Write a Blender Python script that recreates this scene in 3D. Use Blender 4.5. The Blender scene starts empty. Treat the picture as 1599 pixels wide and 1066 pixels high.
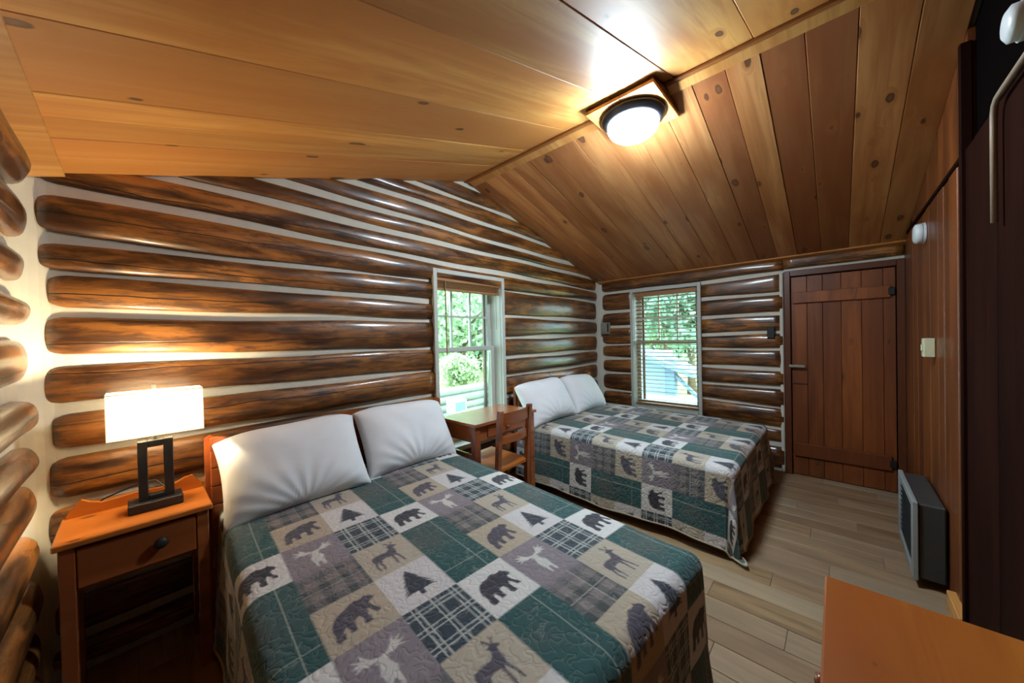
import bpy, bmesh, math, random
import numpy as np
from mathutils import Matrix, Vector

scene = bpy.context.scene
COL = scene.collection
PI = math.pi
rnd = random.Random(7)

# ------------------------------------------------------------------ camera
F_PX, YAW, PITCH, ROLL = 547.9, 0.82432, -0.011406, 0.022608
CAM = Vector((0.26, -2.375, 1.40))
fw = Vector((math.sin(YAW) * math.cos(PITCH), math.cos(YAW) * math.cos(PITCH), math.sin(PITCH)))
rt = Vector((math.cos(YAW), -math.sin(YAW), 0))
dn = fw.cross(rt)
right = math.cos(ROLL) * rt + math.sin(ROLL) * dn
down = -math.sin(ROLL) * rt + math.cos(ROLL) * dn
cam_data = bpy.data.cameras.new('camera')
cam_data.sensor_width = 36.0
cam_data.lens = F_PX * 36.0 / 1599.0
cam_data.clip_start = 0.02
cam_data.clip_end = 300
cam = bpy.data.objects.new('camera', cam_data)
COL.objects.link(cam)
cam.matrix_world = Matrix(((right.x, -down.x, -fw.x, CAM.x), (right.y, -down.y, -fw.y, CAM.y), (right.z, -down.z, -fw.z, CAM.z), (0, 0, 0, 1)))
scene.camera = cam

# ------------------------------------------------------------------ world, exposure
world = bpy.data.worlds.new('world')
scene.world = world
world.use_nodes = True
bg = world.node_tree.nodes['Background']
bg.inputs[0].default_value = (0.68, 0.92, 1.0, 1)
SKY = 6.8
bg.inputs[1].default_value = SKY
scene.view_settings.view_transform = 'Standard'
scene.view_settings.look = 'None'
scene.view_settings.gamma = 1
scene.view_settings.use_curve_mapping = False
scene.view_settings.exposure = 1.06
CEIL_EMIT = 105.0
LAMP_W = 21.0
LAMP_COL = (1.0, 0.80, 0.48)
CEIL_COL = (0.72, 0.88, 1.0)
try:
    scene.cycles.max_bounces = 6
    scene.cycles.diffuse_bounces = 3
    scene.cycles.glossy_bounces = 2
    scene.cycles.use_adaptive_sampling = True
    scene.cycles.adaptive_threshold = 0.06
    scene.cycles.transparent_max_bounces = 10
    scene.cycles.sample_clamp_indirect = 6.0
    scene.cycles.caustics_reflective = False
    scene.cycles.caustics_refractive = False
except Exception:
    pass


def portal(name, loc, rot, sx, sy):
    l = bpy.data.lights.new(name, 'AREA')
    l.shape = 'RECTANGLE'
    l.size, l.size_y = sx, sy
    l.energy = 1.0
    l.cycles.is_portal = True
    o = bpy.data.objects.new(name, l)
    o.location = loc
    o.rotation_euler = rot
    COL.objects.link(o)


portal('window_portal', (2.31, 0.21, 1.22), (-PI / 2, 0, 0), 0.8, 1.5)
portal('window_portal', (4.83, -0.845, 1.22), (0, PI / 2, 0), 1.5, 0.8)


# ------------------------------------------------------------------ helpers
def obj(name, bm, mat, parent=None, loc=None, rot=None, smooth=False, kind=None):
    me = bpy.data.meshes.new(name)
    bm.normal_update()
    bm.to_mesh(me)
    bm.free()
    return mobj(name, me, mat, parent, loc, rot, smooth, kind)


def mobj(name, me, mat, parent=None, loc=None, rot=None, smooth=False, kind=None):
    if mat and not me.materials:
        me.materials.append(mat)
    if smooth:
        me.polygons.foreach_set('use_smooth', [True] * len(me.polygons))
    o = bpy.data.objects.new(name, me)
    COL.objects.link(o)
    if parent:
        o.parent = parent
    if loc is not None:
        o.location = loc
    if rot is not None:
        o.rotation_euler = rot
    if kind:
        o['kind'] = kind
    return o


def empty(name, loc=(0, 0, 0), rotz=0, kind=None):
    o = bpy.data.objects.new(name, None)
    o.empty_display_size = 0.1
    o.location = loc
    o.rotation_euler = (0, 0, rotz)
    COL.objects.link(o)
    if kind:
        o['kind'] = kind
    return o


def tag(o, label, cat, group=None):
    o['label'] = label
    o['category'] = cat
    if group:
        o['group'] = group
    return o


def bx(bm, lo, hi, bev=0.0, seg=1):
    lo = Vector(lo)
    hi = Vector(hi)
    c = (lo + hi) / 2
    s = hi - lo
    r = bmesh.ops.create_cube(bm, size=1.0, matrix=Matrix.Translation(c) @ Matrix.Diagonal((abs(s.x), abs(s.y), abs(s.z), 1)))
    if bev > 0:
        vs = set(r['verts'])
        es = [e for e in bm.edges if e.verts[0] in vs and e.verts[1] in vs]
        bmesh.ops.bevel(bm, geom=es, offset=bev, segments=seg, affect='EDGES', profile=0.5)
    return bm


def box(lo, hi, bev=0.0, seg=1):
    return bx(bmesh.new(), lo, hi, bev, seg)


def prism(bm, pts, axis, a, b):
    """extrude a 2D polygon along an axis ('x','y','z') from a to b"""
    def P(p, t):
        return {'x': (t, p[0], p[1]), 'y': (p[0], t, p[1]), 'z': (p[0], p[1], t)}[axis]
    v0 = [bm.verts.new(P(p, a)) for p in pts]
    v1 = [bm.verts.new(P(p, b)) for p in pts]
    n = len(pts)
    fs = [bm.faces.new(v0), bm.faces.new(v1[::-1])]
    for i in range(n):
        fs.append(bm.faces.new((v0[i], v1[i], v1[(i + 1) % n], v0[(i + 1) % n])))
    bmesh.ops.recalc_face_normals(bm, faces=fs)
    return bm


def tube(bm, pts, r, n=10, cap=True, ref=None):
    pts = [Vector(p) for p in pts]
    rings = []
    up = Vector(ref or (0, 0, 1))
    for i, p in enumerate(pts):
        d = (pts[min(i + 1, len(pts) - 1)] - pts[max(i - 1, 0)]).normalized()
        a = d.cross(up)
        if a.length < 1e-3:
            a = d.cross(Vector((1, 0, 0)))
        a.normalize()
        b = d.cross(a).normalized()
        rr = r[i] if isinstance(r, (list, tuple)) else r
        rings.append([bm.verts.new(p + rr * (math.cos(2 * PI * k / n) * a + math.sin(2 * PI * k / n) * b)) for k in range(n)])
    for i in range(len(rings) - 1):
        for k in range(n):
            bm.faces.new((rings[i][k], rings[i][(k + 1) % n], rings[i + 1][(k + 1) % n], rings[i + 1][k]))
    if cap:
        bm.faces.new(rings[0])
        bm.faces.new(rings[-1][::-1])
    bmesh.ops.recalc_face_normals(bm, faces=bm.faces[:])
    return bm


def lathe(bm, prof, n=32, c=(0, 0, 0)):
    """profile of (r, z) about the z axis"""
    rings = []
    for r, z in prof:
        if r < 1e-5:
            rings.append([bm.verts.new((c[0], c[1], c[2] + z))])
        else:
            rings.append([bm.verts.new((c[0] + r * math.cos(2 * PI * k / n), c[1] + r * math.sin(2 * PI * k / n), c[2] + z)) for k in range(n)])
    for i in range(len(rings) - 1):
        A, B = rings[i], rings[i + 1]
        for k in range(n):
            k2 = (k + 1) % n
            if len(A) == 1 and len(B) == 1:
                continue
            if len(A) == 1:
                bm.faces.new((A[0], B[k2], B[k]))
            elif len(B) == 1:
                bm.faces.new((A[k], A[k2], B[0]))
            else:
                bm.faces.new((A[k], A[k2], B[k2], B[k]))
    bmesh.ops.recalc_face_normals(bm, faces=bm.faces[:])
    return bm


# ------------------------------------------------------------------ materials
def srgb(r, g, b):
    def f(c):
        c /= 255.0
        return c / 12.92 if c <= 0.04045 else ((c + 0.055) / 1.055) ** 2.4
    return (f(r), f(g), f(b), 1.0)


class NT:
    def __init__(self, name):
        self.m = bpy.data.materials.new(name)
        self.m.use_nodes = True
        self.t = self.m.node_tree
        self.bsdf = self.t.nodes['Principled BSDF']
        self.out = self.t.nodes['Material Output']

    def n(self, typ, **kw):
        nd = self.t.nodes.new(typ)
        for k, v in kw.items():
            setattr(nd, k, v)
        return nd

    def l(self, a, b):
        self.t.links.new(a, b)

    def val(self, sock, v):
        if hasattr(v, 'is_output') or isinstance(v, bpy.types.NodeSocket):
            self.l(v, sock)
        else:
            sock.default_value = v

    def math(self, op, a, b=0.0, c=0.0, clamp=False):
        nd = self.n('ShaderNodeMath', operation=op)
        nd.use_clamp = clamp
        for i, v in enumerate((a, b, c)):
            self.val(nd.inputs[i], v)
        return nd.outputs[0]

    def mix(self, f, a, b, blend='MIX'):
        nd = self.n('ShaderNodeMix', data_type='RGBA', blend_type=blend)
        self.val(nd.inputs[0], f)
        self.val(nd.inputs[6], a)
        self.val(nd.inputs[7], b)
        return nd.outputs[2]

    def noise(self, vec, scale=5.0, detail=3.0, rough=0.5, dist=0.0):
        nd = self.n('ShaderNodeTexNoise')
        self.l(vec, nd.inputs['Vector'])
        nd.inputs['Scale'].default_value = scale
        nd.inputs['Detail'].default_value = detail
        nd.inputs['Roughness'].default_value = rough
        nd.inputs['Distortion'].default_value = dist
        return nd.outputs['Fac']

    def mapping(self, vec, scale=(1, 1, 1), loc=(0, 0, 0)):
        nd = self.n('ShaderNodeMapping')
        self.l(vec, nd.inputs['Vector'])
        nd.inputs['Scale'].default_value = scale
        nd.inputs['Location'].default_value = loc
        return nd.outputs[0]

    def range(self, v, a, b, c=0.0, d=1.0):
        nd = self.n('ShaderNodeMapRange')
        nd.interpolation_type = 'SMOOTHSTEP'
        self.val(nd.inputs[0], v)
        for i, q in enumerate((a, b, c, d)):
            nd.inputs[i + 1].default_value = q
        return nd.outputs[0]

    def objvec(self):
        """object coordinates shifted by a random amount for each object, and that random number"""
        tc = self.n('ShaderNodeTexCoord')
        oi = self.n('ShaderNodeObjectInfo')
        cb = self.n('ShaderNodeCombineXYZ')
        self.l(self.math('MULTIPLY', oi.outputs['Random'], 53.0), cb.inputs[0])
        self.l(self.math('MULTIPLY', oi.outputs['Random'], 19.0), cb.inputs[1])
        self.l(self.math('MULTIPLY', oi.outputs['Random'], 7.0), cb.inputs[2])
        ad = self.n('ShaderNodeVectorMath', operation='ADD')
        self.l(tc.outputs['Object'], ad.inputs[0])
        self.l(cb.outputs[0], ad.inputs[1])
        return ad.outputs[0], oi.outputs['Random'], tc.outputs['Object']

    def bump(self, h, strength=0.3, dist=0.01):
        nd = self.n('ShaderNodeBump')
        nd.inputs['Strength'].default_value = strength
        nd.inputs['Distance'].default_value = dist
        self.l(h, nd.inputs['Height'])
        self.l(nd.outputs[0], self.bsdf.inputs['Normal'])

    def set(self, **kw):
        for k, v in kw.items():
            s = self.bsdf.inputs[k.replace('_', ' ')]
            self.val(s, v)
        return self


def plain(name, col, rough=0.5, metal=0.0, var=0.08, scale=30.0, bump=0.05, coat=0.0):
    t = NT(name)
    v, r, o = t.objvec()
    nz = t.noise(v, scale, 4)
    c2 = tuple(c * (1 - 2 * var) for c in col[:3]) + (1,)
    c1 = tuple(min(1, c * (1 + var)) for c in col[:3]) + (1,)
    t.l(t.mix(nz, c2, c1), t.bsdf.inputs['Base Color'])
    t.set(Roughness=rough, Metallic=metal)
    t.bsdf.inputs['Coat Weight'].default_value = coat
    t.bump(nz, bump, 0.004)
    return t.m


def wood(name, light, dark, red, rough=0.4, coat=0.2, axis=0, grain=1.0, knots=0.5, kscale=(1.7, 4.3), var=0.25, knotcol=(0.055, 0.022, 0.010, 1), face=(0, 1)):
    """sawn boards: grain along the axis, knots in the plane of the face axes"""
    t = NT(name)
    v, rn, o = t.objvec()
    sc = [26.0 * grain] * 3
    sc[axis] = 1.3 * grain
    vm = t.mapping(v, tuple(sc))
    # knots
    ks = [0.0, 0.0, 0.0]
    ks[axis] = kscale[0]
    other = [a for a in face if a != axis][0]
    ks[other] = kscale[1]
    kv = t.mapping(v, tuple(ks))
    vo = t.n('ShaderNodeTexVoronoi')
    vo.feature = 'F1'
    vo.inputs['Scale'].default_value = 1.0
    t.l(kv, vo.inputs['Vector'])
    sep = t.n('ShaderNodeSeparateColor')
    t.l(vo.outputs['Color'], sep.inputs[0])
    size = t.math('MULTIPLY', t.math('MAXIMUM', t.math('SUBTRACT', sep.outputs[0], 1 - knots), 0.0), 0.24)
    dist = t.math('ADD', vo.outputs['Distance'], t.math('MULTIPLY', t.math('SUBTRACT', t.noise(kv, 6.0, 2), 0.5), 0.08))
    kd = t.math('SUBTRACT', dist, size)
    knot = t.range(kd, 0.0, -0.03)
    present = t.range(size, 0.005, 0.02)
    halo = t.math('MULTIPLY', t.range(kd, 0.18, -0.02), present)
    knot = t.math('MULTIPLY', knot, present)
    # grain bent round the knots
    wv = t.n('ShaderNodeVectorMath', operation='ADD')
    cbb = t.n('ShaderNodeCombineXYZ')
    t.l(t.math('MULTIPLY', halo, 1.6), cbb.inputs[other])
    t.l(vm, wv.inputs[0])
    t.l(cbb.outputs[0], wv.inputs[1])
    g1 = t.noise(wv.outputs[0], 1.0, 5, 0.6, 0.4)
    s2 = [5.0 * grain] * 3
    s2[axis] = 0.8 * grain
    g2 = t.noise(t.mapping(v, tuple(s2)), 1.0, 3, 0.5, 0.8)
    c = t.mix(t.range(g2, 0.32, 0.70), light, dark)
    c = t.mix(t.math('MULTIPLY', t.range(g1, 0.42, 0.70), 0.75), c, dark)
    c = t.mix(t.math('MULTIPLY', t.range(t.math('FRACT', t.math('MULTIPLY', rn, 7.31)), 0.45, 1.0), 0.75), c, red)
    br = t.math('ADD', t.math('MULTIPLY', t.math('FRACT', t.math('MULTIPLY', rn, 13.7)), var), 1 - var * 0.6)
    hs = t.n('ShaderNodeHueSaturation')
    t.l(br, hs.inputs['Value'])
    t.l(c, hs.inputs['Color'])
    c = t.mix(t.math('MULTIPLY', halo, 0.45), hs.outputs[0], dark)
    kc = t.mix(t.range(kd, -0.025, -0.10), knotcol, tuple(min(1, x * 2.6) for x in knotcol[:3]) + (1,))
    c = t.mix(t.math('MULTIPLY', knot, 0.85), c, kc)
    t.l(c, t.bsdf.inputs['Base Color'])
    t.set(Roughness=rough)
    t.bsdf.inputs['Coat Weight'].default_value = coat
    t.bsdf.inputs['Coat Roughness'].default_value = 0.25
    t.bump(g1, 0.12, 0.004)
    return t.m


def log_material(name):
    t = NT(name)
    v, rn, o = t.objvec()
    a = t.noise(t.mapping(v, (4.2, 15, 24)), 1.0, 7, 0.68, 0.5)
    b = t.noise(t.mapping(v, (1.9, 4.5, 7.5)), 1.0, 5, 0.6, 0.7)
    fine = t.noise(t.mapping(v, (6, 90, 130)), 1.0, 3, 0.6)
    c = t.mix(t.range(b, 0.34, 0.66), srgb(76, 44, 21), srgb(176, 112, 46))
    c = t.mix(t.math('MULTIPLY', t.range(a, 0.44, 0.62), 0.8), c, srgb(46, 27, 15))
    c = t.mix(t.math('MULTIPLY', t.range(fine, 0.5, 0.8), 0.35), c, srgb(30, 15, 9))
    c = t.mix(t.math('MULTIPLY', t.math('FRACT', t.math('MULTIPLY', rn, 9.1)), 0.40), c, srgb(76, 42, 22))
    # knots
    vo = t.n('ShaderNodeTexVoronoi')
    vo.inputs['Scale'].default_value = 1.0
    t.l(t.mapping(v, (2.0, 6.0, 8.0)), vo.inputs['Vector'])
    knot = t.range(vo.outputs['Distance'], 0.20, 0.06)
    c = t.mix(t.math('MULTIPLY', knot, 0.7), c, srgb(28, 13, 8))
    # one long drying crack on each log
    sep = t.n('ShaderNodeSeparateXYZ')
    t.l(o, sep.inputs[0])
    wob = t.math('MULTIPLY', t.math('SUBTRACT', t.noise(t.mapping(v, (2.5, 0, 0)), 1.0, 3), 0.5), 0.05)
    off = t.math('MULTIPLY', t.math('SUBTRACT', t.math('FRACT', t.math('MULTIPLY', rn, 23.3)), 0.5), 0.12)
    cr = t.math('ABSOLUTE', t.math('SUBTRACT', t.math('SUBTRACT', sep.outputs[2], wob), off))
    crack = t.math('MULTIPLY', t.range(cr, 0.0040, 0.0012), t.range(t.noise(t.mapping(v, (0.9, 0, 0), (3, 0, 0)), 1.0, 1), 0.36, 0.46))
    c = t.mix(t.math('MULTIPLY', crack, 0.9), c, srgb(14, 7, 5))
    t.l(c, t.bsdf.inputs['Base Color'])
    t.set(Roughness=0.42)
    t.l(t.range(b, 0.3, 0.7, 0.34, 0.55), t.bsdf.inputs['Roughness'])
    t.bsdf.inputs['Coat Weight'].default_value = 0.6
    t.bsdf.inputs['Coat Roughness'].default_value = 0.17
    h = t.math('ADD', t.math('ADD', a, t.math('MULTIPLY', fine, 0.3)), t.math('MULTIPLY', t.math('ADD', crack, knot), -0.6))
    t.bump(h, 0.30, 0.010)
    return t.m


M = {}
M['log'] = log_material('varnished_log')
M['chink'] = plain('chinking', srgb(222, 218, 204), 0.85, var=0.06, scale=18, bump=0.35)
M['pine'] = wood('pine_ceiling', srgb(228, 174, 98), srgb(192, 124, 56), srgb(198, 130, 66), 0.55, 0.02, knots=0.85, kscale=(3.4, 8.0))
M['pine_red'] = wood('pine_ceiling_amber', srgb(208, 150, 94), srgb(168, 104, 56), srgb(154, 84, 46), 0.52, 0.03, knots=0.85, kscale=(3.8, 8.4), var=0.36)
M['trim_pine'] = wood('pine_trim', srgb(222, 166, 96), srgb(188, 126, 64), srgb(196, 128, 66), 0.42, 0.1, knots=0.4)
M['honey'] = wood('honey_pine', srgb(192, 114, 42), srgb(158, 82, 25), srgb(184, 104, 40), 0.36, 0.25, knots=0.9, kscale=(5.0, 8.5), var=0.1)
M['cherry'] = wood('red_brown_wood', srgb(172, 96, 46), srgb(132, 68, 31), srgb(146, 74, 36), 0.26, 0.9, knots=0.15, var=0.12)
M['head'] = wood('headboard_cedar', srgb(178, 96, 44), srgb(142, 68, 28), srgb(160, 80, 36), 0.36, 0.3, knots=0.3, var=0.15)
M['doorwood'] = wood('door_boards', srgb(156, 86, 36), srgb(110, 56, 24), srgb(98, 48, 22), 0.46, 0.1, axis=2, face=(1, 2), knots=0.75, kscale=(2.6, 7.0), var=0.4)
M['panel'] = wood('partition_boards', srgb(138, 76, 33), srgb(92, 48, 21), srgb(104, 50, 23), 0.42, 0.15, axis=2, face=(0, 2), knots=0.4, kscale=(1.6, 5.0), var=0.3)
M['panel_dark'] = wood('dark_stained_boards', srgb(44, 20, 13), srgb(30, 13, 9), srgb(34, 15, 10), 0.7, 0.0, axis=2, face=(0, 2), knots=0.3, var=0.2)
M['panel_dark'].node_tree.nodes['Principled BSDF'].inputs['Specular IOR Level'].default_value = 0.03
M['frame'] = plain('reddish_door_frame', srgb(96, 50, 27), 0.4, var=0.12, scale=14, coat=0.2)
M['ridgestrip'] = plain('dark_ridge_strip', srgb(150, 92, 42), 0.45, var=0.1, scale=20, coat=0.1)
M['white'] = plain('off_white_paint', srgb(198, 202, 194), 0.5, var=0.04, scale=12)
M['cream'] = plain('cream_plastic', srgb(214, 214, 180), 0.4, var=0.02)
M['plastic'] = plain('white_plastic', srgb(226, 232, 238), 0.35, var=0.02)
M['sash_brown'] = plain('brown_sash', srgb(92, 60, 52), 0.5)
M['blind'] = plain('tan_blind_slat', srgb(172, 122, 80), 0.45, var=0.08, scale=40)
M['cord'] = plain('tan_cord', srgb(150, 116, 74), 0.7)
M['black'] = plain('matt_black_metal', srgb(34, 33, 34), 0.45, var=0.1)
M['black_wood'] = plain('black_stained_wood', srgb(44, 40, 38), 0.5, var=0.15)
M['bronze'] = plain('dark_bronze_ring', srgb(52, 50, 54), 0.35, 0.6, var=0.1)
M['steel'] = plain('brushed_steel', srgb(160, 158, 152), 0.35, 0.9, var=0.05)
M['heater_dark'] = plain('charcoal_heater_paint', srgb(62, 64, 64), 0.45, var=0.08)
M['heater_grey'] = plain('grey_heater_frame', srgb(150, 156, 156), 0.4, var=0.05)
M['heater_hole'] = plain('black_grille', srgb(22, 24, 22), 0.6)
M['greybox'] = plain('weathered_grey_metal', srgb(158, 154, 138), 0.55, 0.0, var=0.15)
M['pipe'] = plain('painted_conduit', srgb(158, 138, 120), 0.45, var=0.06)
M['painted_void'] = plain('painted_recess_shade', srgb(14, 11, 10), 0.95)  # near-black colour stands in for the shade inside an opening
M['painted_void'].node_tree.nodes['Principled BSDF'].inputs['Specular IOR Level'].default_value = 0.0
M['mattress'] = plain('mattress_cloth', srgb(210, 206, 196), 0.9)
M['binding'] = plain('tan_quilt_binding', srgb(176, 160, 134), 0.9, var=0.1, scale=80)
M['outer'] = plain('outside_cladding', srgb(120, 110, 96), 0.8)
M['grass'] = plain('lawn', srgb(150, 162, 104), 0.95, var=0.25, scale=3.0)
M['bark'] = plain('tree_bark', srgb(112, 92, 74), 0.9, var=0.3, scale=9)
M['siding'] = plain('pale_blue_siding', srgb(150, 170, 198), 0.7, var=0.05)
M['siding_dark'] = plain('slate_blue_timber', srgb(98, 118, 146), 0.7, var=0.08)
M['weathered'] = plain('weathered_log', srgb(128, 134, 128), 0.85, var=0.15, scale=7)
for i, c in enumerate(((164, 188, 150), (142, 176, 150), (184, 202, 158))):
    t = NT('leaf_%d' % i)
    v, rn, o = t.objvec()
    nz = t.noise(v, 2.2, 3)
    t.l(t.mix(t.range(nz, 0.3, 0.7), srgb(*[x * 0.8 for x in c]), srgb(*c)), t.bsdf.inputs['Base Color'])
    t.set(Roughness=0.7)
    tl = t.n('ShaderNodeBsdfTranslucent')
    tl.inputs[0].default_value = srgb(*c)
    mx = t.n('ShaderNodeMixShader')
    mx.inputs[0].default_value = 0.35
    t.l(t.bsdf.outputs[0], mx.inputs[1])
    t.l(tl.outputs[0], mx.inputs[2])
    t.l(mx.outputs[0], t.out.inputs[0])
    M['leaf%d' % i] = t.m

# floor planks: greige wood-look tile
t = NT('wood_look_tile')
v, rn, o = t.objvec()
g = t.noise(t.mapping(v, (2.2, 30, 1)), 1.0, 5, 0.6, 0.5)
g2 = t.noise(t.mapping(v, (1.2, 7, 1)), 1.0, 3, 0.5, 0.6)
c = t.mix(t.range(g2, 0.3, 0.7), srgb(170, 142, 104), srgb(124, 97, 68))
c = t.mix(t.math('MULTIPLY', t.range(g, 0.46, 0.68), 0.6), c, srgb(96, 78, 60))
c = t.mix(t.math('MULTIPLY', t.math('FRACT', t.math('MULTIPLY', rn, 5.7)), 0.45), c, srgb(186, 172, 148))
c = t.mix(t.math('MULTIPLY', t.math('FRACT', t.math('MULTIPLY', rn, 11.9)), 0.30), c, srgb(150, 112, 88))
t.l(c, t.bsdf.inputs['Base Color'])
t.set(Roughness=0.42)
t.bump(g, 0.1, 0.003)
M['tile'] = t.m
M['grout'] = plain('grout', srgb(136, 124, 106), 0.9)

# glass: clear with a fresnel reflection
t = NT('window_glass')
tr = t.n('ShaderNodeBsdfTransparent')
tr.inputs[0].default_value = (0.94, 0.98, 0.97, 1)
gl = t.n('ShaderNodeBsdfGlossy')
gl.inputs['Roughness'].default_value = 0.03
fr = t.n('ShaderNodeFresnel')
fr.inputs[0].default_value = 1.45
mx = t.n('ShaderNodeMixShader')
t.l(t.math('MULTIPLY', fr.outputs[0], 0.8), mx.inputs[0])
t.l(tr.outputs[0], mx.inputs[1])
t.l(gl.outputs[0], mx.inputs[2])
t.l(mx.outputs[0], t.out.inputs[0])
M['glass'] = t.m

# pillow cotton
t = NT('white_cotton')
tc = t.n('ShaderNodeTexCoord')
w1 = t.noise(tc.outputs['Object'], 6.0, 3, 0.45, 1.2)
w2 = t.noise(tc.outputs['Object'], 180.0, 2)
t.l(t.mix(w1, srgb(228, 231, 236), srgb(240, 241, 243)), t.bsdf.inputs['Base Color'])
t.set(Roughness=0.85)
t.bsdf.inputs['Sheen Weight'].default_value = 0.2
t.bump(t.math('ADD', w1, t.math('MULTIPLY', w2, 0.03)), 0.10, 0.02)
M['cotton'] = t.m

# quilt: printed patches in a colour attribute, meandering stitches from the uv (metres)
t = NT('patchwork_quilt')
at = t.n('ShaderNodeVertexColor')
at.layer_name = 'print'
uv = t.n('ShaderNodeUVMap')
nz = t.noise(uv.outputs[0], 30.0, 1.0, 0.4, 0.6)
st = t.math('ABSOLUTE', t.math('SUBTRACT', nz, 0.5))
line = t.range(st, 0.022, 0.004)
puff = t.range(st, 0.0, 0.12)
wv = t.noise(uv.outputs[0], 420.0, 2)
c = t.mix(t.math('MULTIPLY', wv, 0.22), at.outputs[0], (0.02, 0.02, 0.02, 1))
c = t.mix(t.math('MULTIPLY', line, 0.22), c, srgb(176, 174, 172))
t.l(c, t.bsdf.inputs['Base Color'])
t.set(Roughness=0.9)
t.bsdf.inputs['Sheen Weight'].default_value = 0.15
t.bump(t.math('ADD', puff, t.math('MULTIPLY', wv, 0.15)), 0.30, 0.010)
M['quilt'] = t.m

# lamp shade: thin translucent linen, lit by the bulb inside
t = NT('linen_lamp_shade')
df = t.n('ShaderNodeBsdfDiffuse')
df.inputs[0].default_value = srgb(248, 246, 242)
tl = t.n('ShaderNodeBsdfTranslucent')
tl.inputs[0].default_value = srgb(253, 252, 248)
mx = t.n('ShaderNodeMixShader')
mx.inputs[0].default_value = 0.72
t.l(df.outputs[0], mx.inputs[1])
t.l(tl.outputs[0], mx.inputs[2])
t.l(mx.outputs[0], t.out.inputs[0])
M['shade'] = t.m


def emit(name, col, s):
    t = NT(name)
    t.bsdf.inputs['Base Color'].default_value = (0.8, 0.8, 0.8, 1)
    t.bsdf.inputs['Emission Color'].default_value = tuple(col) + (1,)
    t.bsdf.inputs['Emission Strength'].default_value = s
    return t.m


M['dome'] = emit('frosted_light_glass', CEIL_COL, CEIL_EMIT)
M['bulb'] = emit('lit_bulb', LAMP_COL, 30.0)

# ------------------------------------------------------------------ the room
W, EZ, RZ, RX = 4.62, 2.11, 2.794, 2.31
YB = -2.80                     # partition face
CH = 0.034                     # chinking recess behind the log fronts
SL = math.atan2(RZ - EZ, RX)
SLEN = math.hypot(RZ - EZ, RX)
LX = -0.05                     # left chinking plane


def slope_z(x):
    return RZ - abs(x - RX) * (RZ - EZ) / RX


WIN1 = (1.93, 2.69, 0.48, 1.945)      # x0 x1 z0 z1 clear opening in the log wall
WIN2 = (-1.228, -0.459, 0.49, 1.945)  # y0 y1 z0 z1 in the right wall
DOOR = (-2.75, -2.047, 1.93)

# back (gable) wall: chinked core with a window opening
bm = bmesh.new()
T0, T1 = CH, 0.20
top = lambda x: slope_z(x) + 0.08
prism(bm, [(-0.3, -0.05), (WIN1[0], -0.05), (WIN1[0], top(WIN1[0])), (-0.3, top(-0.3))], 'y', T0, T1)
prism(bm, [(WIN1[1], -0.05), (W + 0.3, -0.05), (W + 0.3, top(W + 0.3)), (WIN1[1], top(WIN1[1]))], 'y', T0, T1)
prism(bm, [(WIN1[0], WIN1[3]), (WIN1[1], WIN1[3]), (WIN1[1], top(WIN1[1])), (RX, top(RX)), (WIN1[0], top(WIN1[0]))], 'y', T0, T1)
prism(bm, [(WIN1[0], -0.05), (WIN1[1], -0.05), (WIN1[1], WIN1[2]), (WIN1[0], WIN1[2])], 'y', T0, T1)
# chinking filleted into the two corners
def fillet(bm, cx, cy, sx, sy, r, z1):
    pts = [(cx, cy), (cx + sx * r, cy)]
    for k in range(1, 6):
        a = PI / 2 * k / 6
        pts.append((cx + sx * r * (1 - math.sin(a)), cy + sy * r * (1 - math.cos(a))))
    pts.append((cx, cy + sy * r))
    prism(bm, pts, 'z', 0.0, z1)
fillet(bm, LX, CH, 1, -1, 0.11, 2.12)
fillet(bm, W + 0.034, CH, -1, -1, 0.11, 2.14)
wall_back = obj('wall_back', bm, M['chink'], kind='structure')
wall_back['label'] = 'dark varnished log gable wall with white chinking behind the beds'

# left wall
bm = box((LX - 0.15, YB - 0.1, -0.05), (LX, 0.05, 2.16))
wall_left = obj('wall_left', bm, M['chink'], kind='structure')
wall_left['label'] = 'log wall with white chinking at the left edge'

# right wall with window and door openings
bm = bmesh.new()
RX0, RX1 = W + 0.034, W + 0.20
bx(bm, (RX0, WIN2[1], -0.05), (RX1, 0.05, 2.16))
bx(bm, (RX0, WIN2[0], -0.05), (RX1, WIN2[1], WIN2[2]))
bx(bm, (RX0, WIN2[0], WIN2[3]), (RX1, WIN2[1], 2.16))
bx(bm, (RX0, DOOR[1], -0.05), (RX1, WIN2[0], 2.16))
bx(bm, (RX0, DOOR[0], DOOR[2]), (RX1, DOOR[1], 2.16))
bx(bm, (RX0, YB - 0.1, -0.05), (RX1, DOOR[0], 2.16))
# upright strip of chinking beside the door frame
bx(bm, (W + 0.0, DOOR[1] + 0.055, 0), (RX0 + 0.01, DOOR[1] + 0.085, 1.985), 0.008)
wall_right = obj('wall_right', bm, M['chink'], kind='structure')
wall_right['label'] = 'log wall with white chinking holding the far window and plank door'


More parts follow.
